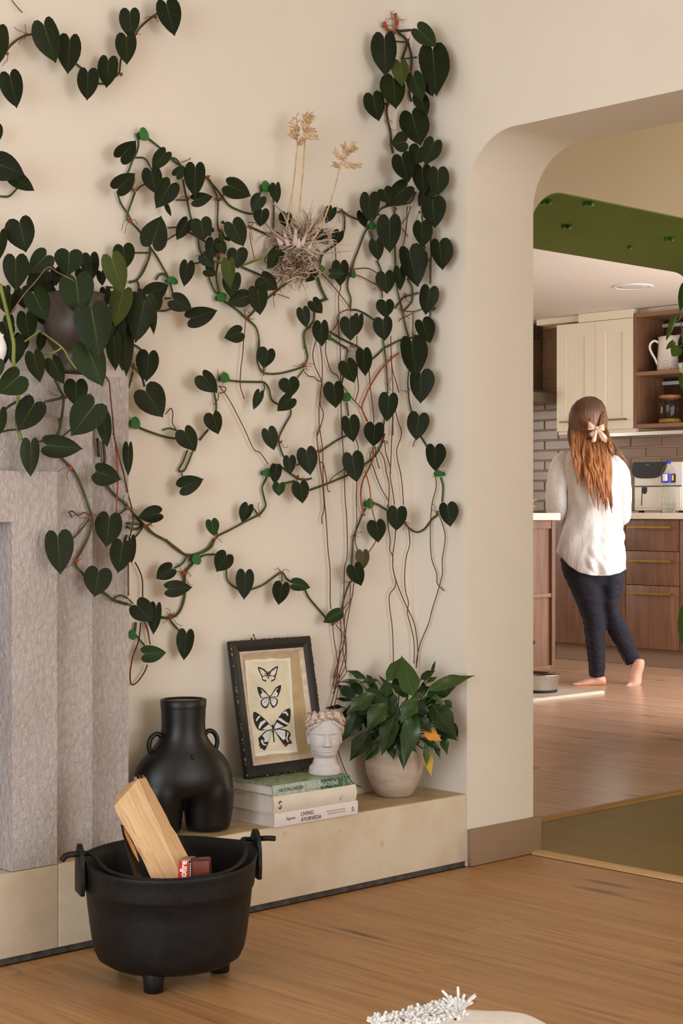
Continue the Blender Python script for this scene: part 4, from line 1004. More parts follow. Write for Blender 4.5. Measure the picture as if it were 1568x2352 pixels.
for crop, x, y, w, h, ang, lab in CLIPS:
    px, py = cpx(crop, x, y); s = CROP[crop][2]; D = lay_depth(px, py)-.020; w *= s*D/F/2; h *= s*D/F/2
    wn = NW1 if px < 945 else NW2; e1 = Vector((1,0,0)) if px < 945 else Vector((0,-1,0))
    c = PD(px, py, D); ca, sa = math.cos(math.radians(ang)), math.sin(math.radians(ang))
    e = empty('vine_clip', c, lab, 'clip', 'green clips holding vines to the wall'); w *= 1.25
    def disc(cc, ww, hh, th):
        pts = []
        for k in range(14):
            t = 2*math.pi*k/14; a = math.cos(t)*ww; b = math.sin(t)*hh*(1+.18*math.sin(t))
            pts.append(cc+e1*(a*ca-b*sa)+UP*(a*sa+b*ca))
        return MB().prism(pts, wn*th)
    disc(c+wn*.006, w, h, .0035).build('cover', 'clip_plastic', e, smooth='auto')
    disc(c-wn*.010, w*.6, h*.6, .0155).build('base', 'clip_dark', e, smooth='auto')

# =================================================================== POTTED PHILODENDRON ON THE MANTEL
vp = 3.166; pc = onV(174, 700, vp); zt1 = LAY[2][2]
pp = empty('potted_philodendron', (pc.x, vp, zt1+.001), 'large potted heart-leaf philodendron standing on the stucco mantel', 'potted plant')
kk = proj(pc)[2]/F
MB().lathe([(.028, .0), (.045, .0), (.048, .012), (.045, .03), (.039, .044), (.048, .056), (.063, .078), (.0715, .105), (.0725, .13), (.069, .155), (.0635, .175), (.065, .185), (.059, .185), (.058, .17), (.01, .165)], (pc.x, vp, zt1+.001), 40).build('pot', 'pot_brown', pp)
MB().lathe([(.055, .166), (.057, .171), (.03, .175), (.004, .176)], (pc.x, vp, zt1+.001), 24).build('soil', 'soil', pp)
def free_leaf(crop, it, par, v):
    n = (float(it[0]), float(it[1])); t = (float(it[2]), float(it[3])); w = float(it[4]); hue = it[5] if len(it) > 5 else 'd'; vv = float(it[6]) if len(it) > 6 else v
    mat = dict(d='leaf_dark', m='leaf_mid', o='leaf_olive', b='leaf_bright')[hue]
    px, py = cpx(crop, (n[0]+t[0])/2, (n[1]+t[1])/2); rs = random.Random(int(px*7+py*13))
    d = ray(px, py); D = vv/d.y
    nr = (NW1*.45-FWD*.55+Vector((rs.uniform(-.2,.2), rs.uniform(-.2,.2), rs.uniform(0,.4)))).normalized()
    return px_leaf('leaf', crop, n, t, w, D, mat, par, nr, clamp=lay_depth, rnd=rs, cup=rs.uniform(.06,.17), droop=rs.uniform(0,.12))
for it in parse('''135 95 185 292 212 d 3.14; 0 170 -5 345 100 d 3.14; 108 350 110 562 185 d 3.07; 318 325 205 440 165 m 3.10; 480 305 470 455 205 m 3.12; 625 330 640 490 135 d 3.15; 525 490 560 730 250 m 3.03; 635 705 695 1015 270 m 2.985
600 955 715 1220 225 m 3.015; 235 590 325 765 175 m 3.09; 300 440 190 570 150 d 3.13; 180 735 200 905 150 d 3.16; 105 900 100 1080 148 d 3.14; 235 1010 283 1190 135 d 3.05; 365 1050 445 1205 125 d 3.05; 130 1160 -5 1275 200 m 3.01
-20 1060 -10 1170 105 m 3.0; 235 1350 135 1530 205 d 3.02; 0 1400 -10 1570 120 d 3.02; 525 1205 525 1360 170 d 3.06; 650 1362 500 1565 245 m 2.99; 715 1440 750 1640 110 d 3.07; 1030 1010 1015 1192 160; 1010 1265 1125 1440 215 d 3.17
790 890 800 1115 115 d 3.10; 870 850 880 1150 115 d 3.14; 830 760 820 910 110 d 3.15; 75 605 60 745 110 d 3.17; 40 540 50 600 70 d 3.18; 385 420 390 530 80 d 3.16; 700 440 710 530 70 d 3.17; 60 750 70 850 80 d 3.18; 330 560 350 680 120 d 3.2; 260 690 300 800 90 d 3.2
20 590 40 720 110 d 3.2; 150 560 170 690 120 d 3.2; 40 800 60 930 110 d 3.2; 150 880 150 1000 110 d 3.2; 330 460 300 590 130 d 3.18; 430 420 450 540 110 d 3.19; 570 420 590 520 110 d 3.2; 730 560 740 680 80 d 3.2; 800 780 770 930 120 d 3.19; 920 720 900 880 130 d 3.19; 960 600 940 720 120 d 3.2; 1000 700 1010 830 100 d 3.2; 860 1010 850 1120 80 d 3.2; 290 880 270 990 70 d 3.19; 20 960 30 1080 90 d 3.2; 760 840 760 1000 100 d 3.16; 250 420 260 540 120 d 3.2'''):
    free_leaf('B', it, pp, 3.19)
for it in parse('''238 1100 192 1345 165 d 3.12; 285 1130 297 1298 60 d 3.16; 110 1050 65 1250 140 o 3.11; 45 850 110 1057 145 o 3.09; 160 1180 200 1290 90 d 3.19'''): free_leaf('D', it, pp, 3.1)
for it in parse('''212 180 215 402 138; 335 190 568 213 165; 680 375 838 425 160; 757 690 738 890 192; 848 880 817 1070 168 d .02; 905 840 915 1005 85; 400 825 420 1078 205; 683 1065 655 1235 200; 1100 662 957 687 120; 890 200 890 398 75
1185 1045 1082 1112 120; 1170 1185 1335 1173 118; 950 1300 1055 1408 165 d .02; 1080 1310 1062 1498 100; 1290 1495 1278 1675 126; 1005 1635 1148 1625 125 b'''): wall_leaf('C', it, pp)
stems('B', '0 520 25 620 50 720 75 830 95 940 95 1070 125 1200 125 1330 115 1480 150 1600', pp, .0042, 'stem_light', depth=[3.0/ray(20, 700).y+.06]*10)
stems('B', '170 920 240 870 280 840; 300 860 430 960 480 1040 530 1110; 310 1010 380 990 430 960', pp, .0022, 'stem_light', depth=3.07/ray(120, 780).y)
stems('B', '380 1180 430 1280 440 1310 430 1420 410 1540 400 1600; 310 1335 380 1320 440 1305; 740 960 830 1020 920 1090 980 1160 1000 1230; 20 1400 70 1360 125 1330', pp, .003, off=.05)
stems('B', '735 540 790 545; 735 600 780 590; 740 570 800 580; 895 505 950 490 1000 420 1035 320 1035 250; 950 500 960 530 955 570; 1080 490 1100 460 1150 445; 925 940 960 960 990 990; 920 1130 905 1190 890 1240', pp, .0026)
stems('C', '''410 0 415 60 390 125 360 160 425 275 490 340 540 420 580 520 615 620 635 690 625 780 590 870 540 960 525 990 530 1030 575 1080 650 1160 725 1215 790 1262 900 1295; 690 375 720 440 790 530 880 610 940 680 1000 745; 715 160 725 290 700 370 680 385; 675 140 685 270
885 730 960 735 1010 750 1060 800 1150 850 1210 900 1290 948 1370 940 1440 900 1480 840; 885 755 940 770 1000 745; 1330 1010 1290 1060 1275 1110 1280 1190 1270 1270 1235 1350 1175 1385 1115 1380; 940 1415 930 1490''', pp, .0034)
stems('C', '485 850 540 800 620 700; 820 670 860 640 890 620; 890 860 940 820 985 765; 1175 1395 1245 1480; 780 1260 820 1230 870 1240 920 1285; 930 1490 1000 1575; 1050 730 1020 745; 1210 1040 1260 1010 1290 960; 265 165 330 150 390 120; 430 130 490 80; 0 100 60 85 120 80', pp, .0022)
roots('C', '''780 0 795 150 860 400 890 540 915 640 920 720 900 820; 935 1000 960 1045 985 1120 988 1250; 975 1415 960 1540 920 1650 910 1700 900 1780 910 1845 950 1830 1000 1760 1020 1710; 888 1010 889 1230; 475 650 500 690; 475 655 500 645 540 675 580 655 615 670''', pp, .0019)
roots('C', '800 160 815 420 805 660; 1000 1415 1020 1460 1040 1570', pp, .002, 'root_orange'); roots('B', '730 1155 755 1200 765 1300 785 1500 785 1568', pp, .0018)
roots('B', '70 730 160 600 240 510 330 405 400 440 510 495', pp, .0010, 'root_pale', depth=3.0/ray(90, 650).y)
for crop, s in (('C', '490 345 1185 1370 1000 750 620 690 1275 1075 885 620 700 370 530 990'), ('B', '130 1330 920 1090 440 1300')):
    v = [float(x) for x in s.split()]
    for x, y in zip(v[::2], v[1::2]): node_tuft(crop, x, y, pp, rs, 1.2)
# broken terracotta saucer behind, and the white figurine at the picture edge
p = onV(45, 598, 3.2)
c = (p.x, 3.19, zt1+.001)
fg = onV(4, 775, 3.15)
e = empty('white_figurine', (fg.x, 3.15, zt1+.001), 'small white ceramic bird figurine at the left edge of the mantel', 'figurine')
k = proj(fg)[2]/F*.10204
prof_ = [(60, 1600), (90, 1590), (40, 1560), (26, 1500), (30, 1400), (60, 1330), (95, 1250), (115, 1120), (105, 1030), (75, 940), (45, 880), (38, 830), (55, 805), (40, 790)]
zb_ = onV(4, 660+1600*.10204, 3.15).z
R = [[Vector((fg.x, 3.15, 0))+RIGHT*(r*k*math.cos(2*math.pi*j/20))+FWD*(r*k*math.sin(2*math.pi*j/20))+UP*(zt1+.001+(1600-y)*k) for j in range(20)] for r, y in prof_]
MB().loft(R).build('body', 'white_ceramic', e)
MB().sphere(Vector((fg.x, 3.15, 0))-RIGHT*.006+UP*(zt1+.001+(1600-790)*k), (.006, .006, .006)).build('head', 'white_ceramic', e)

# =================================================================== AIR PLANT
ac = onV(*cpx('E', 640, 1620), V1-.055)
ap_ = empty('air_plant', ac, 'pale silvery air plant with curled leaves and dry seed heads fixed to the wall', 'air plant')
aD = proj(ac)[2]; rs = random.Random(21)
def ap_pt(x, y, dz=0.):
    px, py = cpx('E', x, y); return PD(px, py, min(aD+dz, lay_depth(px, py)-.008))
def ap_curve(nm, pts, r0, mat, flat=1., dz0=0., dz1=0.):
    n = len(pts); P = [ap_pt(x, y, dz0+(dz1-dz0)*i/(n-1)) for i, (x, y) in enumerate(pts)]
    Q = catmull(P, 5); k = len(Q)
    return MB().tube(Q, [max(.0004, r0*(1-(i/(k-1))**1.3)) for i in range(k)], 5).build(nm, mat, ap_)
for i in range(120):      # upper fan
    a = math.radians(rs.uniform(-78, 80) if i < 70 else rs.uniform(-115, 115)); L = rs.uniform(200, 520)
    bx, by = 640+rs.uniform(-110, 130), 1610+rs.uniform(-60, 50); cur = rs.uniform(-.9, .9)
    pts = []; x, y = bx, by; aa = a
    for k in range(7):
        pts.append((x, y)); aa += cur*.16*(1+k*.35); x += math.sin(aa)*L/6; y -= math.cos(aa)*L/6
    ap_curve('leaf', pts, rs.uniform(.0014, .0036), 'airplant_leaf' if rs.random() < .8 else 'airplant_dry', dz0=rs.uniform(-.03, 0), dz1=rs.uniform(-.05, .045))
for i in range(70):      # lower curled nest
    ang = rs.uniform(-2.6, -.5); R0 = rs.uniform(60, 210); cx, cy = 590+rs.uniform(-150, 160), 1800+rs.uniform(-70, 120)
    pts = []; sgn = rs.choice((-1, 1)); tot = rs.uniform(2.2, 4.6); a0 = rs.uniform(0, 6.28)
    for k in range(9):
        t = a0+sgn*tot*k/8; rr = R0*(1-.35*k/8)*(1+.25*math.sin(k*1.7+i)); pts.append((cx+math.cos(t)*rr*1.05, cy+math.sin(t)*rr*.72))
    ap_curve('leaf', pts, rs.uniform(.0016, .0034), 'airplant_leaf' if rs.random() < .7 else 'airplant_dry', dz0=rs.uniform(-.045, .01), dz1=rs.uniform(-.045, .02))
for i in range(16):      # hanging dry tips
    x, y = 560+rs.uniform(-140, 160), 1950+rs.uniform(-60, 40); pts = []
    for k in range(6): pts.append((x, y)); x += rs.uniform(-45, 45); y += rs.uniform(20, 70)
    ap_curve('leaf', pts, .0016, 'airplant_dry', dz0=-.02, dz1=.01)
for p_ in ('430 1640 400 1580 330 1560 250 1620 240 1700 205 1730', '720 1640 850 1620 1000 1590 1100 1640 1310 1645', '760 1700 900 1750 1000 1745 1200 1725 1340 1715', '480 1600 300 1450 180 1260 170 1170 260 1140 300 1170', '820 1900 900 1980 840 2030 800 2000', '740 1500 830 1370 960 1230 1000 1250', '760 1640 900 1540 1060 1500 1130 1490', '800 1620 930 1600 1060 1590 1100 1640', '560 1560 470 1300 330 1150 260 1110'):
    ap_curve('leaf', pairs(p_), .0034, 'airplant_leaf', dz0=-.03, dz1=0)
for x0, y0, x1, y1, w in ((600,1660,610,1440,62),(520,1660,470,1480,58),(680,1660,740,1500,52),(450,1650,380,1560,60),(760,1700,800,1620,44),(640,1690,650,1560,60)):
    q0, q1 = ap_pt(x0, y0, -.03), ap_pt(x1, y1, -.03); k = aD/F*.19557*w/2
    MB().tube([q0, q0.lerp(q1, .3), q0.lerp(q1, .7), q1], [k, k*1.05, k*.6, .001], 8).build('leaf_base', 'airplant_core', ap_)
for stalk, head in (('500 1450 545 1180 590 870 610 650 628 480', [(628,480,615,110),(625,400,550,190),(640,330,600,260),(628,420,545,330),(640,480,690,400)]), ('640 1380 665 1080 690 830 705 600 715 430', [(715,430,725,280),(715,330,690,200),(735,260,780,100),(740,230,800,140),(720,300,830,298),(725,385,860,378),(735,210,715,120)]),
        ('800 1600 900 1450 985 1230 1060 1000 1110 800 1150 680', [(1150,680,1230,540),(1200,600,1290,440),(1160,660,1060,550),(1140,740,1050,700),(1160,700,1270,720),(1250,715,1370,720),(1200,590,1170,470),(1230,560,1310,510)])):
    e_ = px_curve('flower_stalk', 'E', pairs(stalk), .0021, 'seed_straw', ap_, depth=aD-.035, n=5)
    for x0, y0, x1, y1 in head:
        m = MB(); q0, q1 = ap_pt(x0, y0, -.035), ap_pt(x1, y1, -.03+rs.uniform(-.02, .02))
        m.tube([q0, q0.lerp(q1, .5), q1], [.0012, .0012, .0005], 4)
        for k in range(9):
            t = (k+.5)/9; b = q0.lerp(q1, t); d = (q1-q0).normalized(); s_ = d.cross(FWD).normalized()*(1 if k % 2 else -1)
            e1_ = b+d*.009+s_*rs.uniform(.005, .010)+FWD*rs.uniform(-.004, .004)
            m.tube([b, b.lerp(e1_, .45)+s_*.0012, e1_], [.0009, .0020, .0003], 5)
        m.build('seed_head', 'seed_straw', e_)
        mm = MB()
        for k in range(3):
            b = q0.lerp(q1, rs.random()); e1_ = b+RIGHT*rs.uniform(-.008,.008)+UP*rs.uniform(-.003,.010); mm.tube([b, b.lerp(e1_, .6)+UP*.001, e1_], [.0006, .0006, .0003], 4)
        mm.build('seed_husk', 'seed_brown', e_)

# =================================================================== BOOKS
def book(name, label, u0, u1, z0, z1, cover, spine, vfront, depth, rounded=False):
    e = empty(name, ((u0+u1)/2, vfront+depth/2, z0), label, 'book', 'books stacked on the hearth')
    vb = vfront+depth; t = .0028
    MB().box((u0, vfront+.006, z0), (u1, vb, z0+t)).build('back_cover', cover, e, smooth=False)
    MB().box((u0, vfront+.006, z1-t), (u1, vb, z1)).build('front_cover', cover, e, smooth=False)
    m = MB(); R = []
    n = 9; bulge = .0045 if rounded else .0012
    for u in (u0, u1):
        ring = []
        for k in range(n):
            a = k/(n-1); ring.append((u, vfront+.006-bulge*math.sin(math.pi*a)-.001, z0+(z1-z0)*a))
        for k in reversed(range(n)):
            a = k/(n-1); ring.append((u, vfront+.0075-bulge*math.sin(math.pi*a), z0+t*.3+(z1-z0-t*.6)*a))
        R.append(ring)
    m.loft(R); m.build('spine', spine, e, smooth='auto')
    MB().box((u0+.004, vfront+.0076, z0+t), (u1-.004, vb-.005, z1-t)).build('page_block', 'page_paper', e, smooth=False)
    return e
zb0 = ZL+.0015; z1_ = zb0+.0327; z2_ = z1_+.041; z3_ = z2_+.0262
vB = 3.026
b1 = book('hardcover_book', 'white hardcover book at the bottom of the stack titled LIVING AYURVEDA', 2.664, 2.942, zb0, z1_, 'book_white', 'book_white', vB, .20)
b2 = book('hardcover_book', 'thick cream hardcover book in the middle of the stack marked S', 2.661, 2.936, z1_+.0003, z2_, 'book_cream', 'book_cream', vB+.001, .195, True)
b3 = book('hardcover_book', 'green jungle-patterned hardcover book on top of the stack', 2.660, 2.916, z2_+.0003, z3_, 'book_green_cover', 'book_green_spine', vB+.002, .19)
ex = (1, 0, 0); ez = (0, 0, 1)
sp_ = lambda x, y, v=vB+.0035: onV(*cpx('K', x, y), v)
text('title', 'LIVING', sp_(878, 2003), ex, ez, .0138, 'ink', b1, squash=1.0); text('title', 'AYURVEDA', sp_(880, 2062), ex, ez, .0138, 'ink', b1, squash=.96)
text('author', 'Ragonino', sp_(725, 2047), ex, ez, .0098, 'ink', b1, squash=.8)
text('subtitle', 'Nourishing body and mind through', sp_(1150, 1962), ex, ez, .0052, 'ink_grey', b1, squash=.85); text('subtitle', 'seasonal recipes, rituals, and yoga', sp_(1162, 1986), ex, ez, .0052, 'ink_grey', b1, squash=.85)
text('publisher_mark', 'R', sp_(1418, 1935), ex, ez, .011, 'ink', b1); m = MB(); q = sp_(1415, 1948); m.box((q.x, q.y-.0012, q.z-.0006), (q.x+.010, q.y-.0004, q.z+.0006)); m.build('publisher_rule', 'ink', b1, smooth=False)
text('title', 'S', sp_(642, 1930, vB+.0022), ex, ez, .027, 'ink_brown', b2, squash=.85, bold=.0007)
text('publisher_mark', 'P', sp_(1290, 1838, vB+.0022), ex, ez, .011, 'ink_grey', b2); text('publisher_mark', 'k', sp_(1310, 1800, vB+.0022), ex, ez, .008, 'ink_grey', b2)
q0 = sp_(1090, 1700, vB+.0058); q1 = 2.9155
MB().box((q0.x, vB+.0054, z2_+.0006), (q1, vB+.0066, z3_-.0003)).build('leaf_print', 'book_leaf_print', b3, smooth=False)
text('author', 'HILTON CARTER', sp_(645, 1752, vB+.005), ex, ez, .0122, 'ink', b3, squash=.86); text('title', 'WILD CREATIONS', sp_(938, 1712, vB+.005), ex, ez, .0138, 'ink_white', b3, squash=.94)
text('publisher_mark', 'CICO', sp_(1340, 1672, vB+.005), (0, 0, 1), (-1, 0, 0), .0062, 'ink_white', b3)

# =================================================================== PICTURE FRAME
O_ = Vector((2.676, 3.158, z3_+.0012)); TL = Vector((2.676, 3.2225, z3_+.0012+.332))
fx = Vector((1, 0, 0)); fy = (TL-O_); FH = fy.length; fy.normalize(); fn = fx.cross(fy)     # fn points to the viewer
if fn.y > 0: fn = -fn
FW = .268; TH = .016
pf = empty('butterfly_picture', O_+fx*FW/2, 'distressed black frame with three butterfly prints leaning on the wall', 'picture')
fl = lambda a, b, c=0.: O_+fx*a+fy*b+fn*c
def frame_bar(nm, a0, b0, a1, b1, ci, co, mat, h0, h1, par):
    pass
def mitred(nm, out, inn, h_out, h_in, back, mat, par):
    """four mitred frame rails between the outer rectangle and the inner one"""
    (a0, b0, a1, b1), (c0, d0, c1, d1) = out, inn
    co = [(a0, b0), (a1, b0), (a1, b1), (a0, b1)]; ci = [(c0, d0), (c1, d0), (c1, d1), (c0, d1)]
    for k in range(4):
        A, B = co[k], co[(k+1) % 4]; C, D = ci[k], ci[(k+1) % 4]
        R = []
        for P_, Q_ in ((A, C), (B, D)):
            mix = lambda t: (P_[0]+(Q_[0]-P_[0])*t, P_[1]+(Q_[1]-P_[1])*t)
            R.append([fl(*P_, back), fl(*P_, h_out-.003), fl(*mix(.08), h_out), fl(*mix(.45), h_out-.0005), fl(*mix(.75), (h_out+h_in)/2-.001), fl(*Q_, h_in), fl(*Q_, back)])
        MB().loft(R).build(nm, mat, par, smooth='auto')
mitred('rail', (0, 0, FW, FH), (.027, .027, FW-.027, FH-.027), TH, .010, 0., 'frame_black', pf)
mitred('inner_slip', (.0272, .0272, FW-.0272, FH-.0272), (.040, .040, FW-.040, FH-.040), .0125, .006, .001, 'frame_cream', pf)
MB().prism([fl(.002, .002, .0), fl(FW-.002, .002, .0), fl(FW-.002, FH-.002, .0), fl(.002, FH-.002, .0)], fn*-.003).build('backing', 'ink_brown', pf, smooth=False)
MB().prism([fl(.039, .039, .0005), fl(FW-.039, .039, .0005), fl(FW-.039, FH-.039, .0005), fl(.039, FH-.039, .0005)], fn*.004).build('mat_board', 'mat_canvas', pf, smooth=False)
wr = random.Random(5)
for (a, b, c, d) in ((0, .0, 0, FH), (0, 0, FW, 0), (0, FH, FW, FH), (FW, 0, FW, FH)):
    n = 26; m = MB()
    for k in range(n):
        if wr.random() < .75:
            t0 = k/n; t1 = (k+wr.uniform(.3, .95))/n; p0 = fl(a+(c-a)*t0, b+(d-b)*t0, TH-.0018); p1 = fl(a+(c-a)*t1, b+(d-b)*t1, TH-.0018)
            m.tube([p0, p0.lerp(p1, .5), p1], [.0005, wr.uniform(.0009, .0020), .0005], 5)
    o = m.build('worn_edge', 'frame_wear', pf); o['kind'] = 'stuff'
CP = fl(0, 0, .0048)
KP = lambda x, y, lift=0.: onP(*cpx('K', x, y), CP+fn*lift, fn)
tr = random.Random(9)
def torn(pts, n=9, amp=3.):
    out = []
    for i in range(len(pts)):
        a, b = pts[i], pts[(i+1) % len(pts)]
        for k in range(n): t = k/n; out.append((a[0]+(b[0]-a[0])*t+tr.uniform(-amp, amp), a[1]+(b[1]-a[1])*t+tr.uniform(-amp, amp)))
    return out
MB().prism([KP(x, y) for x, y in torn([(283,355),(330,352),(430,340),(480,345),(560,330),(640,340),(765,328),(780,560),(800,900),(822,1180),(848,1325),(700,1340),(560,1345),(480,1368),(375,1375),(360,1180),(320,800)], 5, 2.5)], fn*.0008).build('torn_paper', 'paper_white', pf, smooth=False)
MB().prism([KP(x, y, .0009) for x, y in torn([(318,375),(742,352),(760,700),(800,1295),(640,1310),(385,1335),(345,900)], 6, 1.)], fn*.0002).build('print_ground', 'paper_aged', pf, smooth=False)
def patch(nm, pts, mat, lift, par, smooth=2):
    if smooth: 
        q = [(p.x, p.y) for p in catmull([(x, y, 0) for x, y in pts]+[(pts[0][0], pts[0][1], 0)], smooth)][:-1]
    else: q = pts
    cen = KP(sum(x for x, y in q)/len(q), sum(y for x, y in q)/len(q), lift)
    v = [KP(x, y, lift) for x, y in q]; bm_ = MB(); bm_.v = v; bm_.f = [tuple(range(len(v)))]
    me = bm_.build(nm, mat, par, smooth=False, fixn=False); 
    b = bmesh.new(); b.from_mesh(me.data); bmesh.ops.triangulate(b, faces=b.faces, ngon_method='EAR_CLIP'); b.normal_update()
    b.to_mesh(me.data); b.free(); return me
def line(nm, pts, w, mat, lift, par):
    P_ = [KP(x, y, lift) for x, y in pts]; k = w*.21684*4.2/F/2; m = MB()
    for i in range(len(P_)-1):
        d = (P_[i+1]-P_[i]).normalized(); s_ = d.cross(fn)*k; m.add([P_[i]-s_, P_[i]+s_, P_[i+1]+s_, P_[i+1]-s_], [(0,1,2,3)])
    m.build(nm, mat, par, smooth=False, fixn=False)
L0, L1, L2, L3 = .0013, .0016, .0019, .0022
# top butterfly: black speckled
def wing(par, outer, inner, im, extra=()):
    w_ = patch('wing', outer, 'ink', L0, par)
    for p_ in inner: patch('wing_patch', p_, im, L1, w_, 1)
    return w_
bt = patch('butterfly', [(533,470),(541,480),(540,545),(534,550),(528,540),(527,480)], 'ink_brown', L2, pf)
w_ = wing(bt, [(530,490),(510,465),(470,435),(430,424),(424,440),(450,500),(465,530),(470,560),(490,575),(514,580),(515,572),(492,548),(498,530),(525,520)], [[(440,440),(475,455),(505,480),(520,505),(490,520),(468,515),(452,480)], [(475,530),(500,525),(518,520),(490,545),(498,565),(478,552)]], 'paper_white')
w2 = wing(bt, [(540,490),(560,460),(600,428),(634,415),(638,430),(622,490),(612,530),(608,555),(590,570),(565,580),(563,572),(585,548),(580,530),(545,520)], [[(625,432),(595,450),(565,475),(548,505),(580,518),(603,510),(615,480)], [(600,528),(578,524),(550,518),(582,545),(578,562),(598,548)]], 'paper_white')
tr2 = random.Random(4)
for i in range(34):
    x = tr2.choice((-1, 1))*tr2.uniform(14, 88); y = 440+abs(x)*-.0+tr2.uniform(0, 110); xx = 533+x
    if abs(x) > 60 and y > 520: continue
    r_ = tr2.uniform(2.5, 5.5); patch('wing_spot', [(xx-r_, y), (xx, y-r_*1.4), (xx+r_, y), (xx, y+r_*1.4)], 'ink', L2, w_ if x < 0 else w2, 0)
# middle butterfly: white with dark tips
bt = patch('butterfly', [(549,725),(556,735),(558,790),(555,825),(551,790),(545,735)], 'ink_brown', L2, pf)
for s_ in (0, 1):
    X = (lambda x: x) if not s_ else (lambda x: 2*549-x+ (2 if x > 500 else -8))
    Y = (lambda x, y: y) if not s_ else (lambda x, y: y-(549-x)*.14)
    T = lambda P_: [(X(x), Y(x, y)) for x, y in P_]
    w_ = wing(bt, T([(548,735),(520,700),(480,655),(430,632),(418,645),(430,700),(450,745),(465,755),(520,745)]), [T([(462,665),(490,690),(520,715),(540,740),(500,742),(465,748),(452,715),(470,700)])], 'white_print')
    patch('wing_patch', T([(440,650),(462,658),(470,690),(452,700)]), 'ink', L2, w_, 1); patch('wing_gold', T([(455,660),(480,668),(476,682),(452,676)]), 'gold_print', L3, w_, 0)
    w2 = wing(bt, T([(545,745),(500,752),(460,775),(453,810),(470,845),(500,864),(528,850),(545,800)]), [T([(540,752),(500,760),(470,780),(466,808),(480,832),(502,845),(520,835),(538,795)])], 'white_print')
    for x, y in ((512, 772), (503, 790), (497, 802)): patch('wing_spot', T([(x-5, y), (x, y-5), (x+5, y), (x, y+5)]), 'ink', L2, w2, 0)
    for e_ in ((480, 700), (500, 745), (468, 820), (500, 848)): line('vein', T([(546, 745), e_]), 2.2, 'ink_grey', L2, w2)
# bottom butterfly: black and white bands with tails
bt = patch('butterfly', [(572,1040),(582,1036),(592,1044),(594,1090),(596,1150),(602,1215),(592,1220),(584,1150),(576,1090)], 'ink', L2, pf)
w_ = wing(bt, [(575,1055),(540,1020),(470,950),(400,900),(374,912),(378,985),(400,1050),(430,1090),(470,1098),(530,1080)], [[(402,985),(425,950),(448,938),(450,950),(428,975),(410,1002)], [(430,1060),(450,1010),(495,985),(512,1000),(470,1040),(440,1085)], [(470,1085),(540,1030),(570,1060),(520,1085)]], 'white_print')
w2 = wing(bt, [(590,1050),(620,990),(680,910),(740,865),(768,870),(772,930),(762,1000),(740,1045),(720,1055),(660,1075),(600,1080)], [[(690,905),(725,890),(748,930),(740,945),(715,915),(692,918)], [(625,965),(665,965),(720,1005),(752,1020),(740,1040),(690,1015),(640,985)], [(598,1060),(625,1010),(700,1055),(610,1080)]], 'white_print')
w3 = wing(bt, [(574,1085),(510,1098),(455,1150),(428,1185),(440,1230),(435,1262),(450,1260),(445,1290),(465,1283),(490,1310),(515,1280),(545,1200)], [[(570,1095),(515,1108),(470,1150),(495,1180),(492,1220),(535,1215),(556,1150)], [(455,1200),(478,1195),(485,1235),(520,1250),(512,1258),(478,1250),(462,1225)]], 'white_print')
w4 = wing(bt, [(592,1085),(650,1075),(700,1085),(740,1095),(765,1120),(772,1150),(755,1180),(775,1205),(785,1235),(750,1240),(718,1272),(690,1240),(630,1150)], [[(600,1095),(650,1085),(700,1095),(718,1110),(712,1150),(720,1180),(690,1200),(640,1140)], [(738,1105),(752,1130),(740,1160),(735,1190),(752,1215),(740,1222),(722,1190),(730,1150)]], 'white_print')
for w_, es in ((w3, ((480,1150),(495,1180),(500,1215),(530,1210))), (w4, ((700,1095),(712,1130),(716,1165),(690,1195)))):
    for e_ in es: line('vein', [(584, 1085), e_], 2., 'ink_grey', L2, w_)
patch('wing_gold', [(695,1240),(712,1238),(722,1258),(712,1268)], 'red_print', L3, w4, 0)
line('antenna', [(580,1036),(562,990),(550,975)], 1.6, 'ink', L2, bt); line('antenna', [(584,1036),(592,990),(600,970)], 1.6, 'ink', L2, bt)
# nails in the wall above the frame
for (x0, y0, x1, y1, lab) in ((398, 138, 380, 88, 'taller bent steel nail in the wall above the picture frame'), (385, 143, 357, 127, 'short steel nail stub in the wall above the picture frame')):
    a = onV(*cpx('K', x0, y0), V1-.0005); b = onV(*cpx('K', x1, y1), V1-.022)
    e = empty('wall_nail', a, lab, 'nail'); d = (b-a).normalized()
    MB().tube([a, b], .0011, 6).build('shank', 'nail_steel', e); MB().tube([b, b+d*.0012], .0026, 8).build('nail_head', 'nail_steel', e)

# =================================================================== HEAD PLANTER
hp_ = onZ(*cpx('K', 1132, 1560), z3_+.0005); HS = 4.217/3870*.21684
hz = z3_+.0005
hd_ = empty('face_planter', (hp_.x, hp_.y, hz), 'white plaster head planter with closed eyes and a flower crown on the books', 'planter')
fa = math.radians(9); hx = (RIGHT*math.cos(fa)+FWD*math.sin(fa)).normalized(); hy = (-FWD*math.cos(fa)+RIGHT*math.sin(fa)).normalized()
def interp(tab, z):
    for (z0, *a), (z1, *b) in zip(tab, tab[1:]):
        if z <= z1:
            t = max(0, (z-z0)/(z1-z0)); t = t*t*(3-2*t); return [p+(q-p)*t for p, q in zip(a, b)]
    return list(tab[-1][1:])
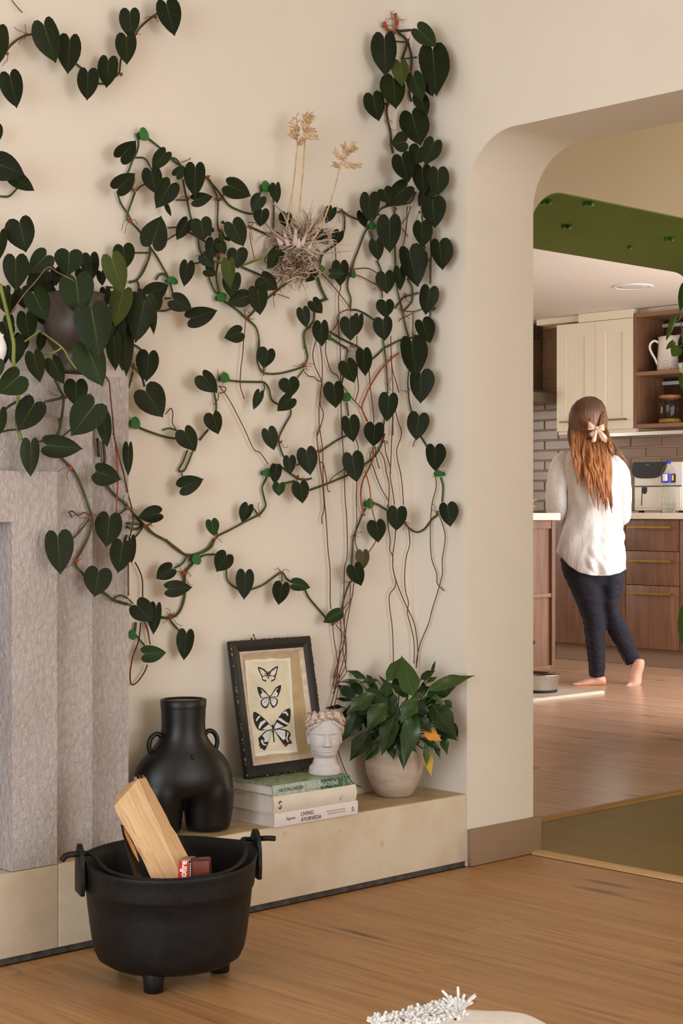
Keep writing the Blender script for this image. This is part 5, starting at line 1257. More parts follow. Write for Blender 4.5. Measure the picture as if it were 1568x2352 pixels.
# height, half width, front reach, back reach
TAB = [(0,.036,.030,.030),(.004,.040,.033,.032),(.018,.039,.033,.032),(.030,.030,.026,.028),(.042,.0268,.022,.026),(.047,.0278,.030,.026),(.054,.030,.0385,.028),(.066,.0345,.0415,.033),(.080,.0385,.0425,.038),(.095,.041,.043,.042),(.112,.0435,.0435,.044),(.125,.0445,.043,.045),(.138,.0445,.041,.044),(.146,.043,.039,.043)]
g = lambda x, s: math.exp(-(x/s)**2)
def face_bump(x, z):
    b = 0
    nr_ = .0028+.0052*max(0, min(1, (.102-z)/.024)); 
    if .070 < z < .108: b += (.004+.0095*max(0, min(1, (.104-z)/.026)))*g(x, nr_+.0022)*(1 if z > .0775 else max(0, (z-.070)/.0075))
    for s in (-1, 1):
        b -= .0052*g(x-s*.0165, .0095)*g(z-.0985, .0062)       # sockets
        b += .0042*g(x-s*.0170, .0085)*g(z-.0955, .0042)       # closed lids
        b -= .0022*g(x-s*.0170, .0090)*g(z-.0918, .0013)       # lash line
        b += .0026*g(x-s*.0160, .0120)*g(z-.1062, .0030)       # brow
        b += .0018*g(x-s*.0235, .011)*g(z-.080, .010)          # cheek
        b += .0028*g(x-s*.0052, .0030)*g(z-.0765, .0032)       # nostril wings
    b += .0042*g(x, .0085)*g(z-.0670, .0021)+.0046*g(x, .0075)*g(z-.0610, .0026)-.0024*g(x, .0105)*g(z-.0640, .0011)-.0022*g(x, .006)*g(z-.0560, .0026)
    b += .0034*g(x, .010)*g(z-.0500, .0045)
    return b
NR, NS = 110, 120; R = []
for i in range(NR):
    z = .146*i/(NR-1); hw, fr_, bk = interp(TAB, z); ring = []
    for j in range(NS):
        t = 2*math.pi*j/NS; cx_, sy_ = math.cos(t), math.sin(t)
        x = hw*cx_; y = (fr_ if sy_ > 0 else bk)*sy_
        if sy_ > 0: y += face_bump(x, z)*min(1, sy_*1.6)
        ring.append(Vector((hp_.x, hp_.y, hz+z))+hx*x+hy*y)
    R.append(ring)
rim = R[-1]; cen = Vector((hp_.x, hp_.y, hz+.146))
R.append([cen+(p-cen)*.86 for p in rim]); R.append([cen+(p-cen)*.82-UP*.02 for p in rim])
MB().loft(R).build('head', 'plaster_head', hd_)
for s in (-1, 1):
    MB().sphere(Vector((hp_.x, hp_.y, hz+.086))+hx*s*.040-hy*.002, (.0045, .008, .012), 12, 10, Matrix((hx, hy, UP)).transposed()).build('ear', 'plaster_head', hd_)
rf = random.Random(17)
def rose(c, n, r):
    n = n.normalized(); a = n.orthogonal().normalized(); b = n.cross(a); q = Matrix((a, b, n)).transposed()
    e_ = MB().sphere(c, (r*.55, r*.55, r*.42), 10, 7, q).build('flower', 'petal_cream', hd_)
    for k in range(6):
        t = k*1.05+rf.random(); d = a*math.cos(t)+b*math.sin(t); pc_ = c+d*r*.55+n*r*.12; m = MB()
        pts = []
        for i in range(12):
            w = 2*math.pi*i/12; pts.append(pc_+(d.cross(n)*math.cos(w)*r*.62)+(d*.75+n*.55)*math.sin(w)*r*.5)
        cc = pc_-n*r*.15; m.add([cc]+pts, [(0, i+1, (i+1) % 12+1) for i in range(12)]); m.build('petal', 'petal_cream', e_)
        MB().tube([pts[i] for i in (0,1,2,3,4,5,6)], .0006, 4).build('petal_rim', 'petal_edge', e_)
CR = [(-38,.136,.0125),(-30,.146,.011),(-44,.122,.010),(-22,.141,.0115),(-13,.149,.011),(-5,.145,.010),(6,.150,.0115),(15,.147,.011),(24,.149,.012),(33,.142,.012),(40,.134,.012),(46,.120,.010),(52,.132,.011),(-52,.130,.012),(70,.140,.012),(90,.142,.012),(-70,.140,.012),(-90,.142,.012),(120,.142,.012),(150,.142,.012),(180,.142,.012),(-120,.142,.012),(-150,.142,.012)]
for dg_, z, r_ in CR:
    an = math.pi/2-math.radians(dg_*1.25 if abs(dg_) < 60 else dg_); hw, fr_, bk = interp(TAB, min(z, .146)); x = hw*math.cos(an); y = (fr_ if math.sin(an) > 0 else bk)*math.sin(an)
    rose(Vector((hp_.x, hp_.y, hz+z))+hx*x*1.0+hy*y*1.0, hx*math.cos(an)+hy*math.sin(an)+UP*.55, r_)
for s in (-1, 1):
    for k in range(15):
        pts = []
        for i in range(7):
            t_ = i/6; an = math.pi/2-s*(math.pi/2)*(.16+.055*k*.9+.20*t_+.02*k); z = .139-.0030*k-.010*t_+.0024*math.sin(i*1.9+k*1.3); hw, fr_, bk = interp(TAB, z)
            x = hw*math.cos(an); y = (fr_ if math.sin(an) > 0 else bk)*math.sin(an)
            pts.append(Vector((hp_.x, hp_.y, hz+z))+hx*x*1.045+hy*y*1.045)
        MB().tube(catmull(pts, 3), .0029, 6).build('hair_wave', 'petal_cream' if k % 3 else 'plaster_head', hd_)

# =================================================================== PEACE LILY
lc = onZ(905, 1827, ZL+.0015); lc.z = ZL+.0016
pl = empty('peace_lily', lc, 'bushy peace lily in a round concrete pot at the right end of the hearth', 'potted plant')
MB().lathe([(.004, 0), (.040, 0), (.048, .004), (.062, .028), (.074, .060), (.0795, .092), (.0785, .118), (.073, .138), (.070, .143), (.066, .141), (.068, .13), (.06, .10), (.01, .095)], lc, 48).build('pot', 'pot_concrete', pl)
MB().lathe([(.066, .122), (.04, .128), (.004, .13)], lc, 28).build('soil', 'soil', pl)
lD = proj(lc)[2]
LM = dict(g='lily_green', l='lily_light', d='lily_dark', y='lily_yellow', o='lily_orange')
soil_top = lc+UP*.128
LL = '''910 520 790 105 215 l -.045; 650 370 800 118 130 l -.01; 1050 460 1525 300 130 l -.035; 1100 500 1340 420 150 g -.01; 980 350 1130 255 80 g 0; 1090 280 1132 158 34 d 0; 520 495 232 692 150 l -.085; 630 592 435 875 190 l -.10; 720 715 590 1105 200 g -.105; 910 640 815 1235 190 g -.12
930 545 780 785 170 l -.10; 1090 595 1345 935 230 g -.07; 330 530 150 398 120 d -.03; 400 505 260 358 110 d -.02; 440 352 245 253 70 g -.01; 370 365 168 377 42 g -.02; 640 525 640 343 130 g -.06; 860 522 685 392 100 g -.05; 470 880 273 1158 190 g -.09; 400 640 172 982 190 d -.06
560 1005 403 1172 100 g -.09; 680 950 712 1155 100 g -.09; 790 890 812 1252 120 g -.095; 975 735 1095 885 120 d -.085; 1205 900 1247 1102 90 g -.05; 1125 820 1362 962 95 g -.06; 1305 780 1358 942 60 d -.03; 1010 865 1195 960 115 o -.08; 1040 1070 1092 1312 95 y -.075; 1030 990 1045 1222 75 l -.085; 1120 1005 1182 1140 55 g -.05
1000 935 1192 1055 75 g -.07; 600 520 420 440 90 g -.05; 650 590 470 445 130 g -.07; 640 635 765 720 120 d -.08; 660 500 740 640 120 d -.06; 900 600 1085 690 140 d -.07; 1130 510 1205 625 60 l -.08; 920 545 1012 488 55 l -.08; 200 625 28 636 42 d -.02; 300 560 130 540 40 d -.01; 440 600 340 800 150 d -.05
800 720 760 880 150 d -.06; 620 700 560 860 150 d -.06; 500 700 470 900 150 d -.04; 870 1000 947 1082 50 g -.09; 1040 380 1152 322 48 g -.01; 560 360 370 378 55 g -.03; 980 560 1040 760 160 d -.04; 1100 650 1040 820 130 d -.03; 780 420 700 330 110 d .01; 1000 420 1035 400 70 d 0; 950 760 900 900 130 d -.05; 700 820 760 960 120 d -.07; 420 880 500 980 110 d -.05; 1080 840 1100 1075 40 d -.03; 880 340 760 330 90 d .02; 1180 720 1330 860 80 d -.03; 380 760 270 900 120 d -.04
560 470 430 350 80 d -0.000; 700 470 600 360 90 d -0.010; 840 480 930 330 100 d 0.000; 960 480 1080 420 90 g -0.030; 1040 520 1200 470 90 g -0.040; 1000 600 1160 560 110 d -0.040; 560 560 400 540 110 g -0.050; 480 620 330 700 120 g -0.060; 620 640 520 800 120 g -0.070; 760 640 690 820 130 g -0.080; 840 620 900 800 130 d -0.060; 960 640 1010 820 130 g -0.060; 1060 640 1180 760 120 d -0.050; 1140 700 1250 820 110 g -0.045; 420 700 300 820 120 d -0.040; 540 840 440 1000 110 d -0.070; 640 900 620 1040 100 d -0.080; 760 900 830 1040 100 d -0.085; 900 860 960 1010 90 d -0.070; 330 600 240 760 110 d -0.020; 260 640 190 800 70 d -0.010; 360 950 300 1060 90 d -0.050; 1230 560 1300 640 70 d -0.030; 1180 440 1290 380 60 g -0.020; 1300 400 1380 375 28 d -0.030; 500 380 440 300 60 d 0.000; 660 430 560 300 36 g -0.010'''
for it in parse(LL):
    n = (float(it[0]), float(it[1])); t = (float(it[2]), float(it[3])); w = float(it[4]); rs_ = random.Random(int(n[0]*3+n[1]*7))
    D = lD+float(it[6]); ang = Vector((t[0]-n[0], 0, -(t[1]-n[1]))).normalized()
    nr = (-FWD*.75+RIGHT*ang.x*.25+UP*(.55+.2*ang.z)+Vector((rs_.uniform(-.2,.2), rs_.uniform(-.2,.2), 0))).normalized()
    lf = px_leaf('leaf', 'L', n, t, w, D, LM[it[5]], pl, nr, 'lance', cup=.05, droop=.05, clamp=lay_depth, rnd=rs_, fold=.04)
    nb = proj(PD(*cpx('L', *n), D)); b = PD(nb[0], nb[1], D+.004)
    s0 = soil_top+RIGHT*rs_.uniform(-.03, .03)+FWD*rs_.uniform(-.03, .03)
    midp = s0.lerp(b, .55)+UP*.02
    MB().tube(catmull([s0, midp, b], 4), .0017, 5).build('leaf_stalk', 'lily_stem', pl)

# =================================================================== BLACK BODY VASE
vc = onZ(421, 1893, ZL+.0015); vc = Vector((vc.x, 3.136, ZL+.0016)); vc = onV(421, 1900, 3.138); vc.z = ZL+.0016
vD = proj(vc)[2]; VS = vD/F*.31888
va_ = empty('body_vase', vc, 'matte black body-shaped vase with two small ear handles on the hearth', 'vase')
ta = math.radians(26); wx = (RIGHT*math.cos(ta)+FWD*math.sin(ta)).normalized(); wy = (-FWD*math.cos(ta)+RIGHT*math.sin(ta)).normalized()
def zM(y): return (1068-y)*VS
def ell(z, a, b, cx=0., cy=0., n=36): return [vc+wx*(cx+a*math.cos(2*math.pi*j/n))+wy*(cy+b*math.sin(2*math.pi*j/n))+UP*z for j in range(n)]
k = VS
m = MB()
m.loft([ell(zM(y), a*k, b*k, cx*k, cy*k) for y, a, b, cx, cy in ((812, 190, 110, 0, 0), (800, 300, 160, 0, 0), (770, 355, 205, 0, 0), (700, 374, 226, 0, -4), (640, 368, 226, 0, -6), (580, 345, 212, 0, -6), (520, 300, 190, 0, 0), (470, 245, 170, 0, 0), (420, 198, 156, 0, 0), (370, 170, 148, 0, 0), (310, 160, 144, 0, 0), (220, 163, 146, 0, 0), (135, 168, 150, 0, 0), (120, 168, 150, 0, 0))])
for s in (-1, 1):
    m.loft([ell(zM(y), a*k, b*k, s*cx*k, 0) for y, a, b, cx in ((1067, 154, 140, 186), (1060, 162, 148, 188), (1000, 170, 156, 190), (900, 183, 172, 194), (820, 188, 190, 192), (760, 190, 196, 186), (700, 178, 190, 180), (640, 110, 110, 150))])
body = m.build('body', 'black_ceramic', va_)
remesh(body, .0045, 34)
cut = [ell(zM(y), a*k, b*k) for y, a, b in ((111, 162, 143), (140, 148, 130), (300, 140, 124))]
MB().loft([ell(zM(200), 161*k, 143*k), ell(zM(160), 166*k, 148*k), ell(zM(116), 169*k, 151*k), ell(zM(108), 161*k, 143*k), ell(zM(110), 150*k, 132*k), ell(zM(150), 146*k, 128*k)], False, True).build('lip', 'black_ceramic', va_)
for s in (-1, 1):
    pts = [(s*162, 375), (s*190, 350), (s*228, 362), (s*252, 400), (s*256, 445), (s*240, 490), (s*215, 520)]
    MB().tube(catmull([vc+wx*x*k*1.02+UP*zM(y) for x, y in pts], 5), [.0056]*31, 12).build('handle', 'black_ceramic', va_)
MB().sphere(vc+wy*(183*k)+UP*zM(505), (.0042, .0042, .0065)).build('navel', 'black_ceramic', va_)

# =================================================================== CAST IRON CAULDRON
cc = PD(389, 1176+.95/3.44*F, 3.44); cc.z = 0
cd = empty('cast_iron_cauldron', cc, 'large black cast iron cauldron on stub feet holding firewood', 'cauldron')
ea = math.radians(20); kx = (RIGHT*math.cos(ea)+FWD*math.sin(ea)).normalized(); ky = kx.cross(UP)*-1
def cring(r, z, ear=0., n=72):
    out = []
    for j in range(n):
        t = 2*math.pi*j/n; c_ = abs(math.cos(t))**10
        d_ = kx*r*math.cos(t)+ky*r*math.sin(t); out.append(cc+d_+UP*(z+ear*c_+.05*d_.dot(FWD)*max(0, (z-.06)/.18)))
    return out
prof_ = [(.02,.026),(.09,.028),(.125,.035),(.145,.048),(.153,.066),(.158,.092),(.1655,.150),(.1690,.186),(.1725,.190),(.1740,.197),(.175,.215),(.178,.236),(.180,.243),(.1785,.2465),(.174,.244),(.168,.225),(.164,.19),(.158,.15),(.150,.10),(.140,.075),(.11,.048),(.02,.04)]
MB().loft([cring(r, z, .012*max(0, (z-.2)/.046)) for r, z in prof_]).build('body', 'cast_iron', cd)
for a_ in (-101, 22, 150):
    t = math.radians(a_); d = RIGHT*math.cos(t)+FWD*math.sin(t); b = cc+d*.108
    MB().lathe([(.017, .0005), (.0195, .002), (.0205, .02), (.023, .04), (.02, .05)], (b.x, b.y, 0), 18).build('leg', 'cast_iron', cd)
def rimz(p, z): return z+.05*(p-cc).dot(FWD)
for s in (-1, 1):
    q = cc+kx*s*.1845; d = kx*s; zq = .05*(q-cc).dot(FWD)
    pts = [(.030, .188), (.033, .215), (.032, .245), (.026, .268), (.016, .282), (.006, .288), (-.006, .288), (-.016, .282), (-.026, .268), (-.032, .245), (-.033, .215), (-.030, .188)]
    MB().prism([q+ky*a+UP*(b+zq)-d*.005 for a, b in pts], d*.009).build('ear', 'cast_iron', cd, smooth='auto', bevel=.002)
    h0 = q+UP*(.268+zq)
    if s > 0: MB().tube([h0-d*.012, h0+d*.012+RIGHT*.012, h0+RIGHT*.040], .0055, 10).build('bail_end', 'cast_iron', cd)
    else: MB().tube(catmull([h0-d*.012, h0+d*.010, h0-RIGHT*.026-UP*.003, h0-RIGHT*.036-UP*.013], 4), .006, 10).build('bail_end', 'cast_iron', cd)
zz = lambda a, b, z: cc+kx*a+ky*b+UP*(z+.05*(kx*a+ky*b).dot(FWD))
fr_ = -1 if ky.dot(FWD) > 0 else 1
pts = [zz(-.172, 0, .268), zz(-.160, .012*fr_, .266), zz(-.143, .06*fr_, .247), zz(-.112, .106*fr_, .241), zz(-.06, .144*fr_, .239), zz(.01, .156*fr_, .239), zz(.078, .136*fr_, .240), zz(.124, .094*fr_, .245), zz(.149, .048*fr_, .258), zz(.150, .018*fr_, .272), zz(.172, 0, .268)]
MB().tube(catmull(pts, 6), .0048, 10).build('bail_handle', 'cast_iron', cd)
# firewood
def mpt(x, y, D): return PD(*cpx('M', x, y), D)
cD = proj(cc)[2]
def wedge(nm, label, p0, p1, poly0, poly1, mat, side, jit=.0015, seed=1, cat='log'):
    """split log between two end polygons"""
    rr = random.Random(seed); n = len(poly0); R = []
    N = 10
    for i in range(N+1):
        t = i/N; R.append([a.lerp(b, t)+Vector((rr.uniform(-jit,jit), rr.uniform(-jit,jit), rr.uniform(-jit,jit))) for a, b in zip(poly0, poly1)])
    c = sum(poly0, Vector())/n; e = empty(nm, c, label, cat)
    # local frame so that the grain follows the length
    ax = (sum(poly1, Vector())/n-c).normalized(); q = ax.to_track_quat('Z', 'Y')
    m = MB().loft([[q.inverted() @ (p-c) for p in r] for r in R]); m.v = [Vector(v) for v in m.v]
    o = m.build('split_wood', mat, None, smooth='auto'); o.location = (0,0,0); o.rotation_mode = 'QUATERNION'; o.rotation_quaternion = q; o.parent = e
    return e, o, ax, c
Df = cD-.085; Dt = cD+.02
bot = [mpt(905, 1460, Df+.03), mpt(800, 1500, Df-.005), mpt(660, 1470, Df+.0), mpt(690, 1480, Df+.06), mpt(850, 1470, Df+.07)]
bot = [mpt(985, 1340, Df+.04), mpt(880, 1400, Df-.002), mpt(660, 1380, Df+.0), mpt(640, 1350, Df+.06), mpt(880, 1330, Df+.09)]
top = [mpt(608, 645, Dt+.045), mpt(560, 655, Dt), mpt(378, 850, Dt-.005), mpt(395, 780, Dt+.05), mpt(480, 690, Dt+.085)]
e, o, ax, c = wedge('firewood_log', 'pale split firewood log leaning in the cauldron', None, None, bot, top, 'log_wood', 0, .0012, 3)
spl = random.Random(2)
for i in range(9):
    b = top[0].lerp(top[1], spl.random()).lerp(top[4], spl.random()*.4); MB().tube([b-ax*.004, b+ax*spl.uniform(.004, .012)+RIGHT*spl.uniform(-.002, .002)], [.0008, .0003], 4).build('splinter', 'log_wood', e)
bot = [mpt(600, 1400, Df+.02), mpt(540, 1420, Df+.0), mpt(530, 1380, Df+.03), mpt(590, 1380, Df+.04)]
top = [mpt(470, 1000, Dt+.02), mpt(432, 985, Dt), mpt(428, 990, Dt+.02), mpt(460, 990, Dt+.04)]
e, o, ax, c = wedge('bark_stick', 'thin dark bark stick beside the pale log in the cauldron', None, None, bot, top, 'log_bark', 0, .0015, 5, 'stick')
b0_, b1_ = mpt(560, 1250, Df+.0), mpt(450, 1000, Dt-.006); MB().tube([b0_, b0_.lerp(b1_, .3), b0_.lerp(b1_, .8), b1_], [.001, .004, .0042, .001], 6).build('split_face', 'stick_split', e)
# match packet
Dm = cD-.118
A_, B_, C_, E_ = mpt(848, 1240, Dm), mpt(1075, 1228, Dm+.012), mpt(1082, 1390, Dm+.012), mpt(840, 1400, Dm)
mk = empty('firelighter_packet', (A_+B_+C_+E_)/4, 'clear packet of brown firelighters with a red label inside the cauldron', 'packet')
dd = FWD*.03
L_ = lambda s, t, f=0.: (A_.lerp(B_, s)).lerp(E_.lerp(C_, s), t)+FWD*f
MB().prism([L_(.36, .12, .004), L_(.94, .12, .004), L_(.94, .98, .004), L_(.36, .98, .004)], FWD*.024).build('firelighter_block', 'matches_box', mk, smooth='auto', bevel=.001)
MB().prism([L_(.0, .0), L_(1, .0), L_(1, 1), L_(0, 1)], FWD*.034).build('plastic_wrap', 'clear_plastic', mk, smooth='auto', bevel=.002)
nrm_ = (B_-A_).cross(E_-A_).normalized(); nrm_ = nrm_ if nrm_.dot(FWD) < 0 else -nrm_
MB().prism([L_(.0, .06)+nrm_*.0006, L_(.32, .06)+nrm_*.0006, L_(.32, .98)+nrm_*.0006, L_(.0, .98)+nrm_*.0006], nrm_*.0004).build('label', 'red_print', mk, smooth=False)
MB().prism([L_(.325, .04)+nrm_*.0006, L_(.40, .04)+nrm_*.0006, L_(.40, .98)+nrm_*.0006, L_(.325, .98)+nrm_*.0006], nrm_*.0004).build('dark_band', 'ink', mk, smooth=False)
upd = (A_-E_).normalized(); rgt = (B_-A_).normalized()
text('brand_lettering', 'cofire', L_(.24, .92)+nrm_*.0012, upd, -rgt, .0185, 'ink_white', mk, lift=.0, squash=.9, bold=.0005)
for q_ in range(7): MB().prism([L_(.355, .16+.1*q_)+nrm_*.0012, L_(.378, .16+.1*q_)+nrm_*.0012, L_(.378, .225+.1*q_)+nrm_*.0012, L_(.355, .225+.1*q_)+nrm_*.0012], nrm_*.0002).build('print_mark', 'ink_white', mk, smooth=False)

# =================================================================== WHITE TASSELLED FLOOR CUSHION
rg = empty('tasselled_floor_cushion', onZ(1080, 2400, 0), 'white woven floor cushion with shaggy tassels at the bottom edge', 'cushion')
zt_ = .105
outl = [(820,2372),(870,2348),(930,2332),(990,2316),(1050,2312),(1110,2316),(1170,2318),(1215,2326),(1260,2348),(1310,2380),(1360,2440),(1330,2560),(1200,2640),(1000,2640),(860,2540)]
top = [onZ(x, y, zt_) for x, y in outl]
top = catmull(top+[top[0]], 4)[:-1]; ce = sum(top, Vector())/len(top)
R = []
for s, z in ((.90, .002), (.99, .02), (1.03, .055), (1.02, .085), (.97, zt_-.002), (.9, zt_+.002), (.6, zt_+.012), (.2, zt_+.016)): R.append([Vector((ce.x+(p.x-ce.x)*s, ce.y+(p.y-ce.y)*s, z)) for p in top])
MB().loft(R).build('cover', 'rug_cloth', rg)
rr = random.Random(8)
def tassel(px, py, n, L, spread, zz=zt_):
    b = onZ(px, py, zz); m = MB()
    for i in range(n):
        d = (UP*rr.uniform(.5, 1.)+RIGHT*rr.uniform(-spread, spread)-FWD*rr.uniform(-.2, .7)).normalized(); l = L*rr.uniform(.7, 1.1)
        m.tube(catmull([b+RIGHT*rr.uniform(-.006,.006), b+d*l*.5+UP*.004, b+d*l], 3), [.0027]*6+[.0020], 5)
    o = m.build('tassel', 'white_yarn', rg); o['kind'] = 'stuff'
tassel(1052, 2330, 16, .045, .6)
for i in range(34): tassel(862+i*5.6+rr.uniform(-5, 5), 2358-i*1.15+rr.uniform(-2, 10), 11, .024, 1.)
for i in range(30): tassel(880+i*6+rr.uniform(-5, 5), 2375-i*.8+rr.uniform(-6, 6), 10, .02, 1.)
b = onZ(1030, 2345, zt_+.012); MB().tube(catmull([b, b+RIGHT*.006-UP*.002, b+RIGHT*.011+UP*.001, b+RIGHT*.010+UP*.004], 4), .0018, 6).build('dark_thread', 'ink', rg)

# =================================================================== HANGING MONSTERA IN THE KITCHEN OPENING
hv_ = 4.35
mo = empty('hanging_monstera', onV(1600, 830, hv_), 'trailing holey-leaf plant in a white hanging pot at the right picture edge', 'hanging plant')
hc = onV(1596, 840, hv_); hD = proj(hc)[2]
MB().lathe([(.01, -.06), (.05, -.058), (.066, -.03), (.074, .0), (.075, .012), (.070, .012), (.068, -.002), (.01, -.01)], hc, 30).build('pot', 'white_ceramic', mo)
MB().tube([hc+UP*.012, Vector((hc.x, hc.y, ZKC-.001))], .0012, 5).build('cord', 'ink_white', mo)
for n, t, w, mat in (((1545, 786), (1529, 784+18), 13, 'monstera_leaf'), ((1556, 800), (1543, 818), 28, 'monstera_leaf'), ((1572, 660), (1562, 714), 22, 'monstera_dark'), ((1568, 862), (1566, 894), 18, 'monstera_leaf'), ((1546, 734), (1530, 782), 14, 'monstera_leaf'), ((1574, 1405), (1566, 1480), 26, 'plant_green'), ((1590, 780), (1610, 830), 34, 'monstera_dark'), ((1600, 700), (1630, 740), 34, 'monstera_leaf')):
    mt_ = mat if mat != 'plant_green' else 'monstera_leaf'
    px_leaf('leaf', 'X', n, t, w, hD-.06, mt_, mo, (-FWD+UP*.2+RIGHT*.1).normalized(), cup=.12, rnd=rr)
px_curve('stem', 'X', [(1600, 800), (1580, 790), (1558, 797)], .0028, 'plant_green', mo, depth=hD-.06)
px_curve('stem', 'X', [(1560, 712), (1564, 724), (1556, 737), (1546, 736)], .0028, 'plant_green', mo, depth=hD-.06)
px_curve('stem', 'X', [(1564, 738), (1566, 770), (1568, 790), (1590, 820)], .0022, 'plant_green', mo, depth=hD-.06)
px_curve('stem', 'X', [(1590, 830), (1584, 1000), (1582, 1200), (1576, 1405)], .0022, 'plant_green', mo, depth=hD-.085)

# =================================================================== WOMAN IN THE KITCHEN
wD = 9.25; WS = wD/F*.32309
wfoot = PD(*cpx('O', 530, 2140), wD); 
wo = empty('person', (onZ(1372, 1578, 0).x, onZ(1372, 1578, 0).y, 0), 'barefoot person with long auburn hair, white shirt and dark jeans, seen from behind', 'person')
def wp(x, y, d=0.): return PD(*cpx('O', x, y), wD+d)
def wring(x, y, rx, rd, d=0., n=24, tilt=(0., 0.), px_=1.):
    """ring around a point: rx half width in photo units, rd half depth in metres; tilt tips the ring"""
    c = wp(x, y, d); out = []
    for j in range(n):
        t = 2*math.pi*j/n; a, b = math.cos(t), math.sin(t)
        out.append(c+RIGHT*(a*rx*WS)+FWD*(b*rd)+UP*((a*tilt[0]+b*tilt[1])*rx*WS))
    return out
# body (one continuous surface)
m = MB()
m.loft([wring(*r) for r in ((510,1330,120,.085,.0),(510,1250,150,.095,.0),(515,1150,165,.10,.0),(505,1000,150,.09,.0),(495,850,160,.09,-.0),(490,680,175,.09,.0),(485,560,190,.085,.01),(480,500,150,.07,.02),(478,460,70,.05,.03),(476,420,52,.048,.03),(474,380,52,.05,.03))])
m.loft([wring(*r) for r in ((474,395,40,.05,.05),(472,350,72,.075,.035),(470,290,92,.092,.03),(468,220,100,.10,.03),(466,160,92,.09,.03),(466,120,62,.06,.03),(466,105,20,.02,.03))])
# face: nose, brow, lips and ears
m.sphere(wp(470, 275, .135), (.012, .014, .020)); m.sphere(wp(470, 322, .118), (.022, .010, .006)); m.sphere(wp(470, 345, .105), (.02, .014, .012))
for s in (-1, 1): m.sphere(wp(470+s*100, 262, .03), (.008, .02, .03)); m.sphere(wp(470+s*38, 245, .115), (.018, .012, .006))
# arms: shoulder, elbow, wrist
for pts in ([(300,540,.01,62),(262,640,.01,56),(238,760,.02,50),(230,860,.05,46),(262,920,.14,38),(330,950,.22,30),(372,955,.27,28)], [(665,580,.01,62),(705,690,.01,56),(722,800,.02,50),(722,900,.05,46),(690,950,.14,38),(640,965,.22,30),(605,965,.27,28)]):
    P_ = [wp(x, y, d) for x, y, d, r in pts]; Q = catmull(P_, 3); rd = []
    for i in range(len(Q)): t = i/3; k = min(int(t), len(pts)-2); f = t-k; rd.append((pts[k][3]*(1-f)+pts[k+1][3]*f)*WS)
    m.tube(Q, rd, 14)
    h = P_[-1]; d = (P_[-1]-P_[-2]).normalized(); sgn = 1 if d.dot(RIGHT) > 0 else -1
    m.sphere(h+d*.035, (.042, .034, .020))
    for k, (L, o_) in enumerate(((.060, .026), (.070, .010), (.066, -.008), (.054, -.024))):
        b = h+d*.062+FWD*o_; m.tube([b, b+d*L*.4-UP*.004, b+d*L*.75-UP*.018, b+d*L-UP*.034], [.0095, .009, .0085, .006], 8)
    b = h+d*.028+FWD*.034; m.tube([b-FWD*.012, b+d*.018+FWD*.016, b+d*.042+FWD*.018-UP*.008], [.011, .010, .0075], 8)
# legs
LEGL = [(445,1340,85,.085),(450,1450,85,.08),(475,1570,70,.07),(500,1660,58,.06),(512,1760,52,.055),(520,1880,46,.048),(524,1990,38,.04),(527,2070,36,.04),(530,2100,36,.042)]
LEGR = [(590,1340,75,.08),(618,1450,65,.08),(618,1560,48,.065),(632,1640,44,.055),(668,1740,44,.05),(712,1830,40,.044),(752,1920,36,.04),(788,1985,36,.04),(808,2020,34,.038)]
m.loft([wring(x, y, r, d, 0) for x, y, r, d in LEGL]); m.loft([wring(x, y, r, d, .02+.0002*(y-1560) if y > 1560 else 0., tilt=(.35 if y > 1640 else 0., 0)) for x, y, r, d in LEGR])
# planted foot, toes to the left
zf = lambda x, y, d=0.: wp(x, y, d)
FL = [(590,2118,26,.030),(572,2112,38,.036),(535,2112,42,.038),(495,2118,37,.040),(455,2128,28,.043),(415,2136,20,.046),(385,2140,15,.046)]
R = []
for x, y, rz, rd in FL:
    c = zf(x, y, .0); R.append([c+UP*(math.sin(2*math.pi*j/16)*rz*WS)+FWD*(math.cos(2*math.pi*j/16)*rd) for j in range(16)])
m.loft(R)
for k, (dx, L, r) in enumerate(((-.034, 42, 13), (-.014, 36, 10), (.004, 30, 9.5), (.020, 24, 9), (.036, 16, 8.5))):
    a = zf(392, 2141, dx); b = zf(392-L, 2145, dx); m.tube([a, a.lerp(b, .6)+UP*.003, b], [r*WS*1.1, r*WS*1.05, r*WS*.75], 8)
# raised foot, heel up, toes on the floor
FR = [(832,1962,30,.030,.0),(826,1990,42,.036,.0),(815,2030,46,.036,.0),(802,2070,46,.036,.0),(800,2110,46,.036,-.005),(795,2140,48,.036,-.015),(780,2160,40,.034,-.02)]
R = []
for x, y, rx, rd, d in FR: R.append(wring(x, y, rx, rd, d+.02, 16))
m.loft(R)
for k, (x0, y0, x1, y1, d, r) in enumerate(((765,2140,718,2168,-.02,14),(775,2150,736,2172,.0,11),(790,2155,755,2174,.012,10),(805,2155,775,2173,.02,10),(822,2150,795,2172,.028,9))):
    a, b = wp(x0, y0, d), wp(x1, y1, d-.01); m.tube([a, a.lerp(b, .6), b], [r*WS*1.15, r*WS*1.05, r*WS*.8], 8)
body = m.build('body', 'skin', wo); remesh(body, .0065, 7)
sole = MB(); sole.sphere(wp(846, 1985, -.012), (.012, .010, .026)); 
